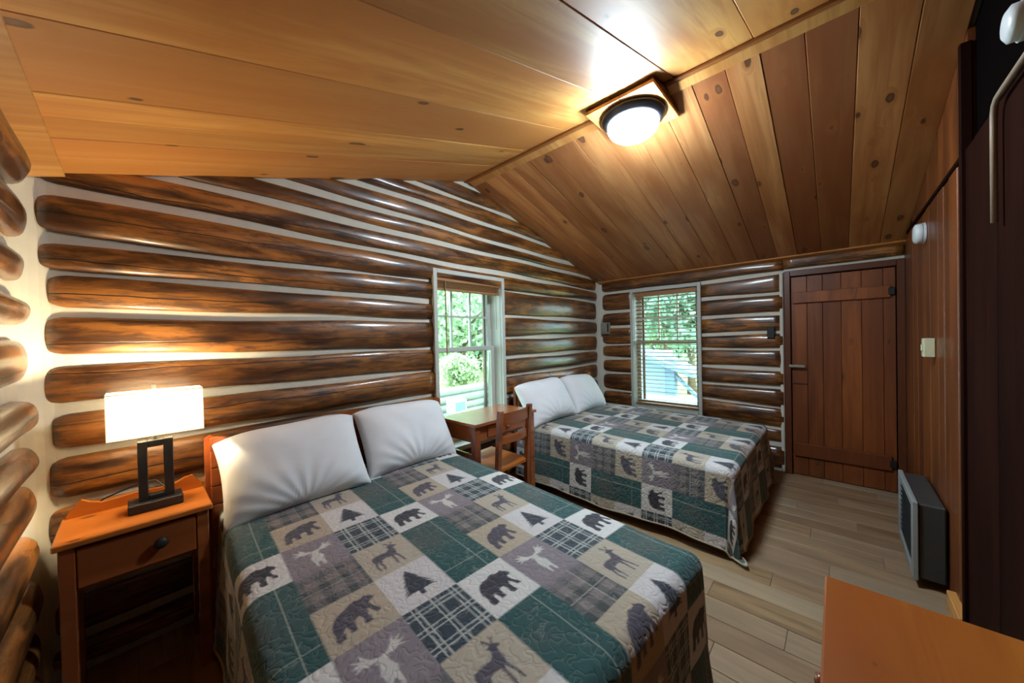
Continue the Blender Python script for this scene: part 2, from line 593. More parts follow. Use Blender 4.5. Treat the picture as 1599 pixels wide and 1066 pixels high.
def make_log(L, b0, t0, b1, t1, seed, p=0.034, round0=True, round1=True, ex=0.075):
    """half-round log along local x, bulging to local -y; b/t are its lower and upper edge at each end"""
    rg = random.Random(seed)
    n = max(10, int(L / 0.07))
    na = 14
    bm = bmesh.new()
    ph = [rg.uniform(0, 6.28) for _ in range(8)]
    xs = []
    for i in range(n + 1):
        xs.append(L * i / n)
    if round0:
        xs = [0.0, ex * 0.04, ex * 0.15, ex * 0.35, ex * 0.65] + [x for x in xs if x > ex]
    if round1:
        xs = [x for x in xs if x < L - ex] + [L - ex * 0.65, L - ex * 0.35, L - ex * 0.15, L - ex * 0.04, L]
    rings = []
    for x in xs:
        f = x / L
        zb = b0 + (b1 - b0) * f
        zt = t0 + (t1 - t0) * f
        zb += 0.006 * math.sin(2.3 * x + ph[0]) + 0.004 * math.sin(6.1 * x + ph[1])
        zt += 0.006 * math.sin(2.0 * x + ph[2]) + 0.004 * math.sin(5.3 * x + ph[3])
        zc, h = (zb + zt) / 2, (zt - zb) / 2
        k = 1.0
        if round0 and x < ex:
            k = min(k, max(0.0, 1 - (1 - x / ex) ** 2.2) ** 0.46)
        if round1 and L - x < ex:
            k = min(k, max(0.0, 1 - (1 - (L - x) / ex) ** 2.2) ** 0.46)
        k = max(k, 0.02)
        ring = []
        for j in range(na + 1):
            a = math.radians(-105 + 210 * j / na)
            lump = 1 + 0.035 * math.sin(3.1 * x + 2 * a + ph[4]) + 0.02 * math.sin(9.7 * x - 3 * a + ph[5])
            pp = (p + 0.012 * math.sin(ph[6])) * lump
            ring.append(bm.verts.new((x, -pp * math.copysign(abs(math.cos(a)) ** 0.72, math.cos(a)) * k, zc + h * (0.55 + 0.45 * k) * math.sin(a))))
        rings.append(ring)
    for i in range(len(rings) - 1):
        for j in range(na):
            bm.faces.new((rings[i][j], rings[i + 1][j], rings[i + 1][j + 1], rings[i][j + 1]))
    bm.faces.new(rings[0])
    bm.faces.new(rings[-1][::-1])
    bmesh.ops.recalc_face_normals(bm, faces=bm.faces[:])
    return bm


lseed = [100]


def place_log(parent, side, a, b, z0, z1, gap=(0.038, 0.034), **kw):
    """side: 'back' runs x from a to b; 'right' runs y from a down to b; 'left' runs y from a up to b.
    z0 = (lower joint, upper joint) at start, z1 at the end"""
    lseed[0] += 1
    L = abs(b - a)
    m0 = (z0[0] + z0[1]) / 2
    bmx = make_log(L, z0[0] + gap[0] / 2 - m0, z0[1] - gap[0] / 2 - m0, z1[0] + gap[1] / 2 - m0, z1[1] - gap[1] / 2 - m0, lseed[0], **kw)
    if side == 'back':
        loc, rz = (a, CH, m0), 0
    elif side == 'right':
        loc, rz = (W + 0.034, a, m0), -PI / 2
    else:
        loc, rz = (LX, a, m0), PI / 2
    o = obj('log', bmx, M['log'], parent, loc, (0, 0, rz), smooth=True)
    return o


# full-length gable logs (joint heights at x=0 and x=4.6)
JB = (1.861, 1.855)
FULL = [JB, (2.066, 1.998), (2.222, 2.165), (2.362, 2.282), (2.510, 2.425), (2.655, 2.570), (2.80, 2.72)]
for k in range(len(FULL) - 1):
    lo, hi = FULL[k], FULL[k + 1]
    zlow = min(lo)
    if k < 1:
        xa, xb = 0.0, 4.56
        ra, rb = True, True
    else:
        xa = max(0.0, (zlow - EZ) / (RZ - EZ) * RX - 0.06)
        xb = min(4.56, W - xa) if xa > 0 else 4.56
        ra = rb = (xa == 0.0)
    f = lambda j, x: j[0] + (j[1] - j[0]) * x / 4.6
    place_log(wall_back, 'back', xa, xb, (f(lo, xa), f(hi, xa)), (f(lo, xb), f(hi, xb)), gap=(0.046, 0.034), round0=ra, round1=rb)
# short logs left of the window
LEFT = [(0.02, 0.02), (0.16, 0.16), (0.35, 0.35), (0.55, 0.55), (0.745, 0.75), (0.957, 0.955), (1.146, 1.15), (1.342, 1.33), (1.55, 1.551), (1.719, 1.711), (1.861, 1.876)]
for k in range(len(LEFT) - 1):
    place_log(wall_back, 'back', 0.0 + 0.012 * (k % 3), 1.905, (LEFT[k][0], LEFT[k + 1][0]), (LEFT[k][1], LEFT[k + 1][1]), gap=(0.036, 0.034), round1=False)
RIGHT = [(0.02, 0.02), (0.20, 0.20), (0.40, 0.40), (0.61, 0.61), (0.82, 0.82), (1.026, 1.026), (1.197, 1.208), (1.397, 1.414), (1.609, 1.604), (1.880, 1.855)]
for k in range(len(RIGHT) - 1):
    place_log(wall_back, 'back', 2.715, 4.56, (RIGHT[k][0], RIGHT[k + 1][0]), (RIGHT[k][1], RIGHT[k + 1][1]), gap=(0.034, 0.034), round0=False)
# under the window
for k in range(3):
    z = (0.02, 0.18, 0.32, 0.46)
    place_log(wall_back, 'back', 1.905, 2.715, (z[k], z[k + 1]), (z[k], z[k + 1]), round0=False, round1=False)
# right wall
RA = [0.02, 0.24, 0.44, 0.66, 0.899, 1.095, 1.276, 1.519, 1.713, 1.968]
for k in range(len(RA) - 1):
    place_log(wall_right, 'right', -0.015, -0.435, (RA[k], RA[k + 1]), (RA[k], RA[k + 1]), round1=False)
RB = [(0.02, 0.018), (0.27, 0.266), (0.452, 0.43), (0.668, 0.638), (0.846, 0.842), (1.036, 1.02), (1.222, 1.222), (1.387, 1.387), (1.576, 1.576), (1.786, 1.786), (1.967, 1.983)]
for k in range(len(RB) - 1):
    place_log(wall_right, 'right', -1.252, -1.985, (RB[k][0], RB[k + 1][0]), (RB[k][1], RB[k + 1][1]), round0=False, round1=False)
place_log(wall_right, 'right', -0.015, -1.99, (1.968, 2.14), (1.983, 2.14), round1=False)
place_log(wall_right, 'right', -1.995, -2.79, (1.985, 2.14), (1.992, 2.14), round0=False, round1=False)
place_log(wall_right, 'right', -0.435, -1.252, (0.02, 0.20), (0.02, 0.20), round0=False, round1=False)
place_log(wall_right, 'right', -0.435, -1.252, (0.20, 0.44), (0.20, 0.44), round0=False, round1=False)
# left wall
LJ = [0.02, 0.18, 0.36, 0.55, 0.73, 0.92, 1.075, 1.247, 1.467, 1.627, 1.795, 1.99, 2.20]
for k in range(len(LJ) - 1):
    place_log(wall_left, 'left', -2.78, -0.045 - 0.012 * (k % 2), (LJ[k], LJ[k + 1]), (LJ[k] - 0.01, LJ[k + 1] - 0.01), gap=(0.050, 0.055), round0=False, p=0.058, ex=0.16)

# ceiling: roof slabs with boards under them
bm = bmesh.new()
off = 0.022
prism(bm, [(-0.35, slope_z(-0.35) + off), (RX, RZ + off), (RX, RZ + 0.2), (-0.35, slope_z(-0.35) + 0.2)], 'y', YB - 0.15, 0.45)
prism(bm, [(RX, RZ + off), (W + 0.35, slope_z(W + 0.35) + off), (W + 0.35, slope_z(W + 0.35) + 0.2), (RX, RZ + 0.2)], 'y', YB - 0.15, 0.45)
ceiling = obj('ceiling', bm, M['outer'], kind='structure')
ceiling['label'] = 'sloping pine board ceiling meeting at a ridge'
LY = [0.05, -0.18, -0.36, -0.53, -0.69, -1.05, -1.44, -1.74, -2.1, -2.45, -2.80]
for a, b in zip(LY[:-1], LY[1:]):
    dz = rnd.uniform(0, 0.003)
    bmx = box((-0.12, b + 0.0012, dz), (SLEN + 0.004, a - 0.0012, 0.02 + dz), 0.0022)
    obj('ceiling_board', bmx, M['pine'], ceiling, (0, 0, EZ), (0, -SL, 0))
RYS = [0.05, -0.13, -0.30, -0.45, -0.63, -0.82, -1.04, -1.22, -1.42, -1.62, -1.80, -1.96, -2.11, -2.28, -2.46, -2.65, -2.80]
for a, b in zip(RYS[:-1], RYS[1:]):
    dz = rnd.uniform(0, 0.003)
    bmx = box((-0.004, b + 0.0012, dz), (SLEN + 0.12, a - 0.0012, 0.02 + dz), 0.0022)
    obj('ceiling_board', bmx, M['pine_red'], ceiling, (RX, 0, RZ), (0, SL, 0))
# ridge trim: a pine strip on the right slope with a darker strip over the joint
bm = box((0.012, YB, -0.014), (0.075, 0.0, 0.0), 0.003)
o = obj('trim_1', bm, M['trim_pine'], None, (RX, 0, RZ), (0, SL, 0), kind='structure')
bm = box((SLEN - 0.028, YB, -0.016), (SLEN + 0.012, 0.0, 0.0), 0.003)
obj('trim_2', bm, M['ridgestrip'], None, (0, 0, EZ), (0, -SL, 0), kind='structure')
bm = box((-0.09, YB, -0.018), (0.085, 0.0, 0.0), 0.003)
obj('trim_3', bm, M['trim_pine'], None, (0, 0, EZ), (0, -SL, 0), kind='structure')
bm = box((SLEN - 0.06, YB, -0.016), (SLEN + 0.03, 0.0, 0.0), 0.003)
obj('trim_4', bm, M['trim_pine'], None, (RX, 0, RZ), (0, SL, 0), kind='structure')

# floor: tile planks running towards the log wall
floor = obj('floor', box((LX - 0.1, YB - 0.15, -0.06), (W + 0.25, 0.2, -0.004)), M['grout'], kind='structure')
floor['label'] = 'greige wood-look plank floor'
PW, PL = 0.148, 0.92
proto = {}
x = LX
ci = 0
while x < W + 0.06:
    y = 0.06 + (ci * 0.37 % 1.0) * PL
    while y > YB - 0.05:
        y1 = max(y - PL, YB - 0.05)
        y0 = min(y, 0.06)
        Ln = round(y0 - y1 - 0.003, 3)
        if Ln > 0.02:
            w = min(PW - 0.003, W + 0.06 - x)
            key = (Ln, round(w, 3))
            if key not in proto:
                bmx = box((0, 0, -0.008), (Ln, w, 0), 0.0015)
                me = bpy.data.meshes.new('floor_plank')
                bmx.to_mesh(me)
                bmx.free()
                me.materials.append(M['tile'])
                proto[key] = me
            mobj('floor_plank', proto[key], None, floor, (x + w, y1, 0.0), (0, 0, PI / 2))
        y = y1 - 0.0 if y1 > YB - 0.05 else -99
    x += PW
    ci += 1

# partition on the right: upright boards, with a darker panelled stretch nearer the camera
wall_front = obj('wall_front', box((LX - 0.1, YB - 0.12, -0.05), (W + 0.2, YB - 0.02, 2.95)), M['painted_void'], kind='structure')  # flat core, painted black so the bare part above the boards looks open
wall_front['label'] = 'dark brown board partition along the right side'
xs = [2.72, 2.90, 3.06, 3.20, 3.34, 3.46, 3.58, 3.70, 3.86, 4.04, 4.22, 4.42, 4.66]
for a, b in zip(xs[:-1], xs[1:]):
    d = rnd.uniform(0, 0.006)
    obj('board', box((0, -0.02, 0), (b - a - 0.003, d, 2.152), 0.003), M['panel'], wall_front, (a, YB, 0))
for a, b in zip(xs[:-1], xs[1:]):
    za, zb = slope_z(a) + 0.01, slope_z(b - 0.003) + 0.01
    if zb < 2.19:
        continue
    bmx = prism(bmesh.new(), [(0, 0), (b - a - 0.003, 0), (b - a - 0.003, zb - 2.172), (0, za - 2.172)], 'y', -0.02, rnd.uniform(0, 0.004))
    obj('board', bmx, M['panel'], wall_front, (a, YB, 2.172))
obj('ledge', box((2.72, YB - 0.01, 2.15), (4.45, YB + 0.012, 2.172), 0.003), M['panel_dark'], wall_front)
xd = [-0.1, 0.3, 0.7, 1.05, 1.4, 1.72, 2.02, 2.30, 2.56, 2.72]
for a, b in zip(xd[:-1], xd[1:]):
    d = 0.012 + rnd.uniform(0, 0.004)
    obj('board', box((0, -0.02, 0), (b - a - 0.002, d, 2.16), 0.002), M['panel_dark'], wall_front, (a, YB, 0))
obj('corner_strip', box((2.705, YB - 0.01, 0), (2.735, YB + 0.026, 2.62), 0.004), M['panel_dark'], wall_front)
obj('baseboard', box((2.74, YB, 0), (2.98, YB + 0.035, 0.10), 0.004), M['trim_pine'], wall_front)

# ------------------------------------------------------------------ windows
def sash_parts(root, tr, u0, u1, z0, z1, d, st, rail_t, rail_b, cols, rows, mat, side=None, mun=0.016):
    """a sash in local window space (u across, d depth, z up); tr maps to world boxes"""
    s = obj('sash', bmesh.new(), mat, root) if False else None
    bmx = bmesh.new()
    tr(bmx, u0, u1, d, d + 0.032, z0, z0 + rail_b)
    tr(bmx, u0, u1, d, d + 0.032, z1 - rail_t, z1)
    tr(bmx, u0, u0 + st, d, d + 0.032, z0 + rail_b, z1 - rail_t)
    tr(bmx, u1 - st, u1, d, d + 0.032, z0 + rail_b, z1 - rail_t)
    s = obj('sash', bmx, mat, root)
    a0, a1, b0, b1 = u0 + st, u1 - st, z0 + rail_b, z1 - rail_t
    cw, rh = (a1 - a0) / cols, (b1 - b0) / rows
    for i in range(cols):
        for j in range(rows):
            bmx = bmesh.new()
            tr(bmx, a0 + i * cw, a0 + (i + 1) * cw, d + 0.014, d + 0.018, b0 + j * rh, b0 + (j + 1) * rh)
            obj('pane', bmx, M['glass'], s)
    for i in range(1, cols):
        bmx = bmesh.new()
        tr(bmx, a0 + i * cw - mun / 2, a0 + i * cw + mun / 2, d + 0.004, d + 0.028, b0, b1)
        obj('muntin', bmx, mat, s)
    for j in range(1, rows):
        bmx = bmesh.new()
        tr(bmx, a0, a1, d + 0.005, d + 0.027, b0 + j * rh - mun / 2, b0 + j * rh + mun / 2)
        obj('muntin', bmx, mat, s)
    return s


def window(name, tr, u0, u1, z0, z1, cas, label, rev):
    root = empty(name, kind='structure')
    root['label'] = label
    def part(n, mat, *a, bev=0.003):
        bmx = bmesh.new()
        tr(bmx, *a, bev=bev)
        return obj(n, bmx, mat, root)
    f0, f1 = -0.018, 0.012
    part('casing', M['white'], u0 - cas, u0 + 0.008, f0, f1, z0 - cas, z1 + cas)
    part('casing', M['white'], u1 - 0.008, u1 + cas, f0, f1, z0 - cas, z1 + cas)
    part('casing', M['white'], u0 + 0.008, u1 - 0.008, f0, f1, z1 - 0.008, z1 + cas)
    part('sill', M['white'], u0 + 0.008, u1 - 0.008, f0 - 0.012, 0.2, z0 - cas, z0 + 0.01)
    part('jamb', M['white'], u0, u0 + 0.012, f1, 0.2, z0, z1)
    part('jamb', M['white'], u1 - 0.012, u1, f1, 0.2, z0, z1)
    part('jamb', M['white'], u0, u1, f1, 0.2, z1 - 0.012, z1)
    zm = 1.30
    sash_parts(root, tr, u0 + 0.012, u1 - 0.012, zm - 0.02, z1 - 0.012, 0.145, 0.042, 0.05, 0.035, 3, 2, M['white'])
    sash_parts(root, tr, u0 + 0.012, u1 - 0.012, z0 + 0.01, zm + 0.025, 0.105, 0.042, 0.038, 0.06, 1, 1, M['white'])
    # brown storm-window stops just outside the sashes
    for ua in (u0 + 0.046, u1 - 0.076):
        part('stop', M['sash_brown'], ua, ua + 0.030, 0.178, 0.198, z0, z1 - 0.02, bev=0)
    return root


def tr_back(bmx, u0, u1, d0, d1, z0, z1, bev=0.0):
    bx(bmx, (u0, d0, z0), (u1, d1, z1), bev)


def tr_right(bmx, u0, u1, d0, d1, z0, z1, bev=0.0):
    bx(bmx, (W + d0, u0, z0), (W + d1, u1, z1), bev)


window('window_1', tr_back, *WIN1, 0.028, 'white double-hung window beside the desk', False)
window('window_2', tr_right, *WIN2, 0.028, 'white double-hung window above the far bed', True)

# blind drawn up in window 1
b1 = empty('window_blind', (2.31, 0.03, 1.93))
tag(b1, 'tan wooden blind drawn up to the top of the window by the desk', 'blind', 'window blinds')
obj('headrail', box((-0.365, -0.03, -0.052), (0.365, 0.03, 0.0), 0.004), M['blind'], b1)
for k in range(6):
    obj('slat', box((-0.36, -0.026, -0.0035), (0.36, 0.026, 0.0), 0.001), M['blind'], b1, (0, 0.004 * (k % 2), -0.058 - k * 0.0085))
obj('bottom_rail', box((-0.36, -0.026, -0.124), (0.36, 0.026, -0.108), 0.003), M['blind'], b1)
obj('wand', tube(bmesh.new(), [(-0.285, -0.034, -0.05), (-0.285, -0.036, -0.35), (-0.283, -0.036, -0.66)], 0.0055, 8), M['cord'], b1)
for cx in (0.22, 0.30):
    obj('lift_cord', tube(bmesh.new(), [(cx, -0.034, -0.05), (cx + 0.004, -0.034, -0.45)], 0.002, 6), M['cord'], b1)
# blind let down in window 2
b2 = empty('window_blind', (W + 0.05, (WIN2[0] + WIN2[1]) / 2, 1.93))
tag(b2, 'tan wooden blind let down over the window above the far bed', 'blind', 'window blinds')
hw2 = 0.362
obj('headrail', box((-0.03, -hw2, -0.052), (0.03, hw2, 0.0), 0.004), M['blind'], b2)
ns = 27
me = None
for k in range(ns):
    z = -0.075 - k * 0.0487
    if me is None:
        o = obj('slat', box((-0.024, -hw2, -0.0018), (0.024, hw2, 0.0018), 0.0008), M['blind'], b2, (0, 0, z), (0, math.radians(13), 0))
        me = o.data
    else:
        mobj('slat', me, None, b2, (0, 0, z), (0, math.radians(13), 0))
zb = -0.075 - ns * 0.0487
obj('bottom_rail', box((-0.026, -hw2, zb - 0.016), (0.026, hw2, zb), 0.003), M['blind'], b2)
for yy in (-0.27, 0.0, 0.27):
    obj('ladder_cord', tube(bmesh.new(), [(-0.027, yy, -0.05), (-0.027, yy, zb)], 0.0012, 6), M['cord'], b2)
obj('pull_cord', tube(bmesh.new(), [(-0.034, -0.16, -0.05), (-0.034, -0.16, -0.80)], 0.0015, 6), M['cord'], b2)
for zz in (-0.70, -0.80):
    obj('cord_tassel', lathe(bmesh.new(), [(0.0, 0.014), (0.004, 0.012), (0.007, -0.012), (0.0, -0.013)], 10, (-0.034, -0.16, zz)), M['sash_brown'], b2)

# ------------------------------------------------------------------ plank door in the right wall
door = empty('door_1', (W + 0.03, -2.4, 0), kind='structure')
door['label'] = 'brown plank door with two battens at the far right'
dys = [-2.745, -2.672, -2.540, -2.408, -2.282, -2.170, -2.052]
for a, b in zip(dys[:-1], dys[1:]):
    obj('plank', box((-0.012 + rnd.uniform(0, 0.003), a + 0.0012, 0.008), (0.03, b - 0.0012, 1.922), 0.002), M['doorwood'], door, (0, 2.4, 0))
for z0, z1 in ((1.667, 1.772), (0.19, 0.315)):
    bt = obj('batten', box((-0.034, -2.715, z0), (-0.012, -2.065, z1), 0.004), M['doorwood'], door, (0, 2.4, 0))
bmx = bmesh.new()
tube(bmx, [(-0.05, -2.035, 1.06), (-0.052, -2.09, 1.062), (-0.05, -2.15, 1.06)], [0.013, 0.015, 0.013], 10)
bx(bmx, (-0.05, -2.10, 1.05), (-0.01, -2.085, 1.072))
bx(bmx, (-0.05, -2.05, 1.045), (-0.005, -2.035, 1.078))
obj('latch', bmx, M['greybox'], door, (0, 2.4, 0), smooth=False)['label'] = 'grey metal latch bar'
obj('strap', box((-0.018, -2.17, 0.885), (-0.010, -2.06, 0.893), 0.002), M['black'], door, (0, 2.4, 0))
for z in (1.72, 0.25):
    obj('hinge', box((-0.04, -2.74, z - 0.03), (-0.012, -2.70, z + 0.03), 0.004), M['black'], door, (0, 2.4, 0))
df = empty('trim_5', (W, -2.4, 0), kind='structure')
df['label'] = 'reddish brown door frame'
obj('jamb', box((-0.012, DOOR[1], 0), (0.12, DOOR[1] + 0.048, 1.985), 0.004), M['frame'], df, (0, 2.4, 0))
obj('jamb', box((-0.012, DOOR[0] - 0.048, 0), (0.12, DOOR[0], 1.985), 0.004), M['frame'], df, (0, 2.4, 0))
obj('head', box((-0.012, DOOR[0], DOOR[2]), (0.12, DOOR[1], 1.985), 0.004), M['frame'], df, (0, 2.4, 0))
obj('outer_boards', box((0.075, DOOR[0] - 0.02, 0), (0.12, DOOR[1] + 0.02, 1.95)), M['frame'], df, (0, 2.4, 0))

# ------------------------------------------------------------------ quilt print
def tree_poly():
    rg = random.Random(3)
    L, R = [], []
    tiers = 9
    for k in range(tiers):
        y = 0.90 - 0.66 * (k + 1) / tiers
        w = 0.035 + 0.34 * (k + 1) / tiers
        L.append((0.5 - w * rg.uniform(0.86, 1.08), y - rg.uniform(0.0, 0.03)))
        L.append((0.5 - w * 0.62, y + 0.022))
        R.append((0.5 + w * rg.uniform(0.86, 1.08), y - rg.uniform(0.0, 0.03)))
        R.append((0.5 + w * 0.62, y + 0.022))
    return [(0.5, 0.93)] + R + [(0.545, 0.25), (0.555, 0.13), (0.445, 0.13), (0.455, 0.25)] + L[::-1]


BEAR = [(.91, .63), (.87, .70), (.81, .75), (.78, .80), (.74, .77), (.67, .77), (.59, .82), (.50, .81), (.42, .77), (.32, .77), (.22, .73), (.14, .63), (.10, .50), (.12, .38), (.09, .26), (.11, .18), (.23, .18), (.25, .25), (.24, .33), (.30, .40), (.32, .30), (.33, .21), (.44, .21), (.43, .30), (.45, .42), (.55, .43), (.58, .35), (.56, .23), (.60, .18), (.70, .18), (.69, .26), (.68, .37), (.72, .46), (.77, .38), (.80, .29), (.89, .27), (.88, .34), (.82, .43), (.79, .54), (.82, .59), (.88, .58)]
BEAR2 = [(x, y + 0.24 * (x - 0.5) * (1 if y > 0.42 else 0.55)) for x, y in BEAR]
DEER = [(.15, .40), (.15, .53), (.20, .60), (.35, .62), (.50, .60), (.57, .65), (.60, .74), (.55, .79), (.62, .79), (.66, .82), (.72, .80), (.80, .74), (.79, .70), (.72, .70), (.70, .62), (.70, .52), (.67, .44), (.70, .30), (.725, .10), (.69, .10), (.66, .28), (.61, .41), (.59, .40), (.585, .26), (.575, .10), (.54, .10), (.54, .28), (.53, .41), (.42, .43), (.33, .41), (.29, .30), (.31, .20), (.28, .09), (.245, .09), (.265, .20), (.24, .30), (.25, .39), (.21, .35), (.18, .24), (.205, .10), (.17, .09), (.135, .24), (.175, .42)]
ANT1 = [(.645, .81), (.61, .88), (.54, .91), (.60, .915), (.58, .97), (.635, .92), (.675, .82)]
ANT2 = [(.68, .81), (.73, .87), (.72, .95), (.755, .89), (.81, .92), (.76, .865), (.705, .80)]
ELK = [(.42, 1.02), (.45, 1.02), (.465, 1.17), (.5, 1.2), (.535, 1.17), (.55, 1.02), (.60, 1.02), (.605, 1.22), (.63, 1.38), (.58, 1.50), (.56, 1.56), (.62, 1.57), (.57, 1.60), (.54, 1.64), (.5, 1.66), (.46, 1.64), (.43, 1.60), (.38, 1.57), (.44, 1.56), (.42, 1.50), (.37, 1.38), (.395, 1.22)]
ELKL = [(.48, 1.60), (.38, 1.62), (.28, 1.61), (.22, 1.65), (.09, 1.62), (.19, 1.69), (.06, 1.72), (.19, 1.745), (.09, 1.85), (.24, 1.77), (.23, 1.89), (.31, 1.76), (.37, 1.69), (.48, 1.655)]
ELKR = [(1 - x, y) for x, y in ELKL]
TREE = tree_poly()


def inside(px, py, poly, k=0.88, cy=0.5):
    px = (px - 0.5) / k + 0.5
    py = (py - cy) / k + cy
    r = np.zeros(px.shape, bool)
    n = len(poly)
    for i in range(n):
        x0, y0 = poly[i]
        x1, y1 = poly[(i + 1) % n]
        if y0 == y1:
            continue
        c = ((y0 > py) != (y1 > py)) & (px < (x1 - x0) * (py - y0) / (y1 - y0) + x0)
        r ^= c
    return r


def lin(*c):
    return np.array(srgb(*c)[:3])


def vnoise(a, b, seed):
    rs = np.random.RandomState(seed)
    o = np.zeros(a.shape)
    for k in range(7):
        f = rs.uniform(-1, 1, 2) * (3 + 6 * k)
        o += np.sin(a * f[0] * 2 + b * f[1] * 2 + rs.uniform(0, 6.28)) / (1 + 0.5 * k)
    return o / 3.0


def quilt_print(S, T, s0, t0, cw, rh):
    """colour of the printed patchwork at cloth coordinates; s0 = left of a deer column, t0 = top of a deer row"""
    acc = np.zeros(S.shape + (3,))
    offs = [(-0.001, -0.001), (0.001, -0.001), (-0.001, 0.001), (0.001, 0.001)]
    n1 = vnoise(S, T, 1)
    n2 = vnoise(S * 3, T * 3, 2)
    for ds, dt in offs:
        u = (S + ds - s0) / cw
        v = (T + dt - t0) / rh
        ci = np.floor(u).astype(int)
        fu = u - ci
        cm = np.mod(ci, 3)          # 0 deer/tree/plaid, 1 bear/green, 2 tan bear/elk
        c = np.zeros(S.shape + (3,))
        # column 0
        rj = np.floor(v).astype(int)
        fv = 1 - (v - rj)
        rm = np.mod(rj, 3)
        dark = lin(58, 56, 66)
        def put(mask, col):
            c[mask] = col if getattr(col, 'ndim', 1) == 1 else col[mask]
        m = (cm == 0) & (rm == 0)
        put(m, lin(186, 175, 158))
        k = m & (inside(fu, fv, DEER) | inside(fu, fv, ANT1) | inside(fu, fv, ANT2))
        put(k, lin(88, 82, 94))
        m = (cm == 0) & (rm == 1)
        put(m, lin(214, 210, 210))
        put(m & inside(fu, fv, TREE), lin(56, 60, 72))
        m = (cm == 0) & (rm == 2)
        put(m, lin(50, 64, 76))
        for p_ in (0.14, 0.22, 0.48, 0.56, 0.82, 0.90):
            put(m & (np.abs(fu - p_ + 0.010 * n2) < 0.013), lin(186, 190, 186))
            put(m & (np.abs(fv - p_ + 0.012 * n2) < 0.013), lin(186, 190, 186))
        # column 1: white bear in row 2, green over rows 0-1
        m = (cm == 1) & (rm == 2)
        put(m, lin(222, 220, 218))
        put(m & inside(fu, fv, BEAR), lin(60, 58, 68))
        m = (cm == 1) & (rm != 2)
        g2 = np.where(rm == 0, 1 + fv, fv)
        gm = np.clip(0.5 + 0.45 * n1 - 0.55 * (np.abs(fu - 0.45) + np.abs(g2 - 1.35)), 0, 1)[..., None]
        put(m, lin(40, 84, 84) * (1 - gm) + lin(96, 94, 90) * gm)
        put(m & (np.abs(fu - 0.72) < 0.011), lin(150, 154, 146))
        put(m & (np.abs(g2 - 0.36) < 0.011), lin(140, 146, 138))
        # column 2: tan bear in row 1, elk over rows 2,0
        m = (cm == 2) & (rm == 1)
        put(m, lin(184, 170, 150))
        put(m & inside(fu, fv, BEAR2), lin(82, 76, 88))
        m = (cm == 2) & (rm != 1)
        e2 = np.where(rm == 2, 1 + fv, fv)
        pl = np.clip((1.12 - e2) * 2.4 + 0.3 * n1, 0, 1)[..., None]
        st = (0.5 + 0.5 * np.sign(np.sin(fu * 19 + 1.0)))[..., None] * 0.45 + (0.5 + 0.5 * np.sign(np.sin(e2 * 17)))[..., None] * 0.45
        plaid = lin(134, 124, 122) * (1 - st) + lin(52, 64, 68) * st
        put(m, lin(140, 130, 138) * (1 - pl) + plaid * pl)
        put(m & (np.abs(fu - 0.62) < 0.009) & (e2 < 0.95), lin(170, 164, 156))
        put(m & (np.abs(e2 - 0.42) < 0.009), lin(158, 152, 146))
        put(m & (inside(fu, e2, ELK, 0.86, 1.45) | inside(fu, e2, ELKL, 0.86, 1.45) | inside(fu, e2, ELKR, 0.86, 1.45)), lin(212, 210, 206))
        acc += c
    return acc / 4


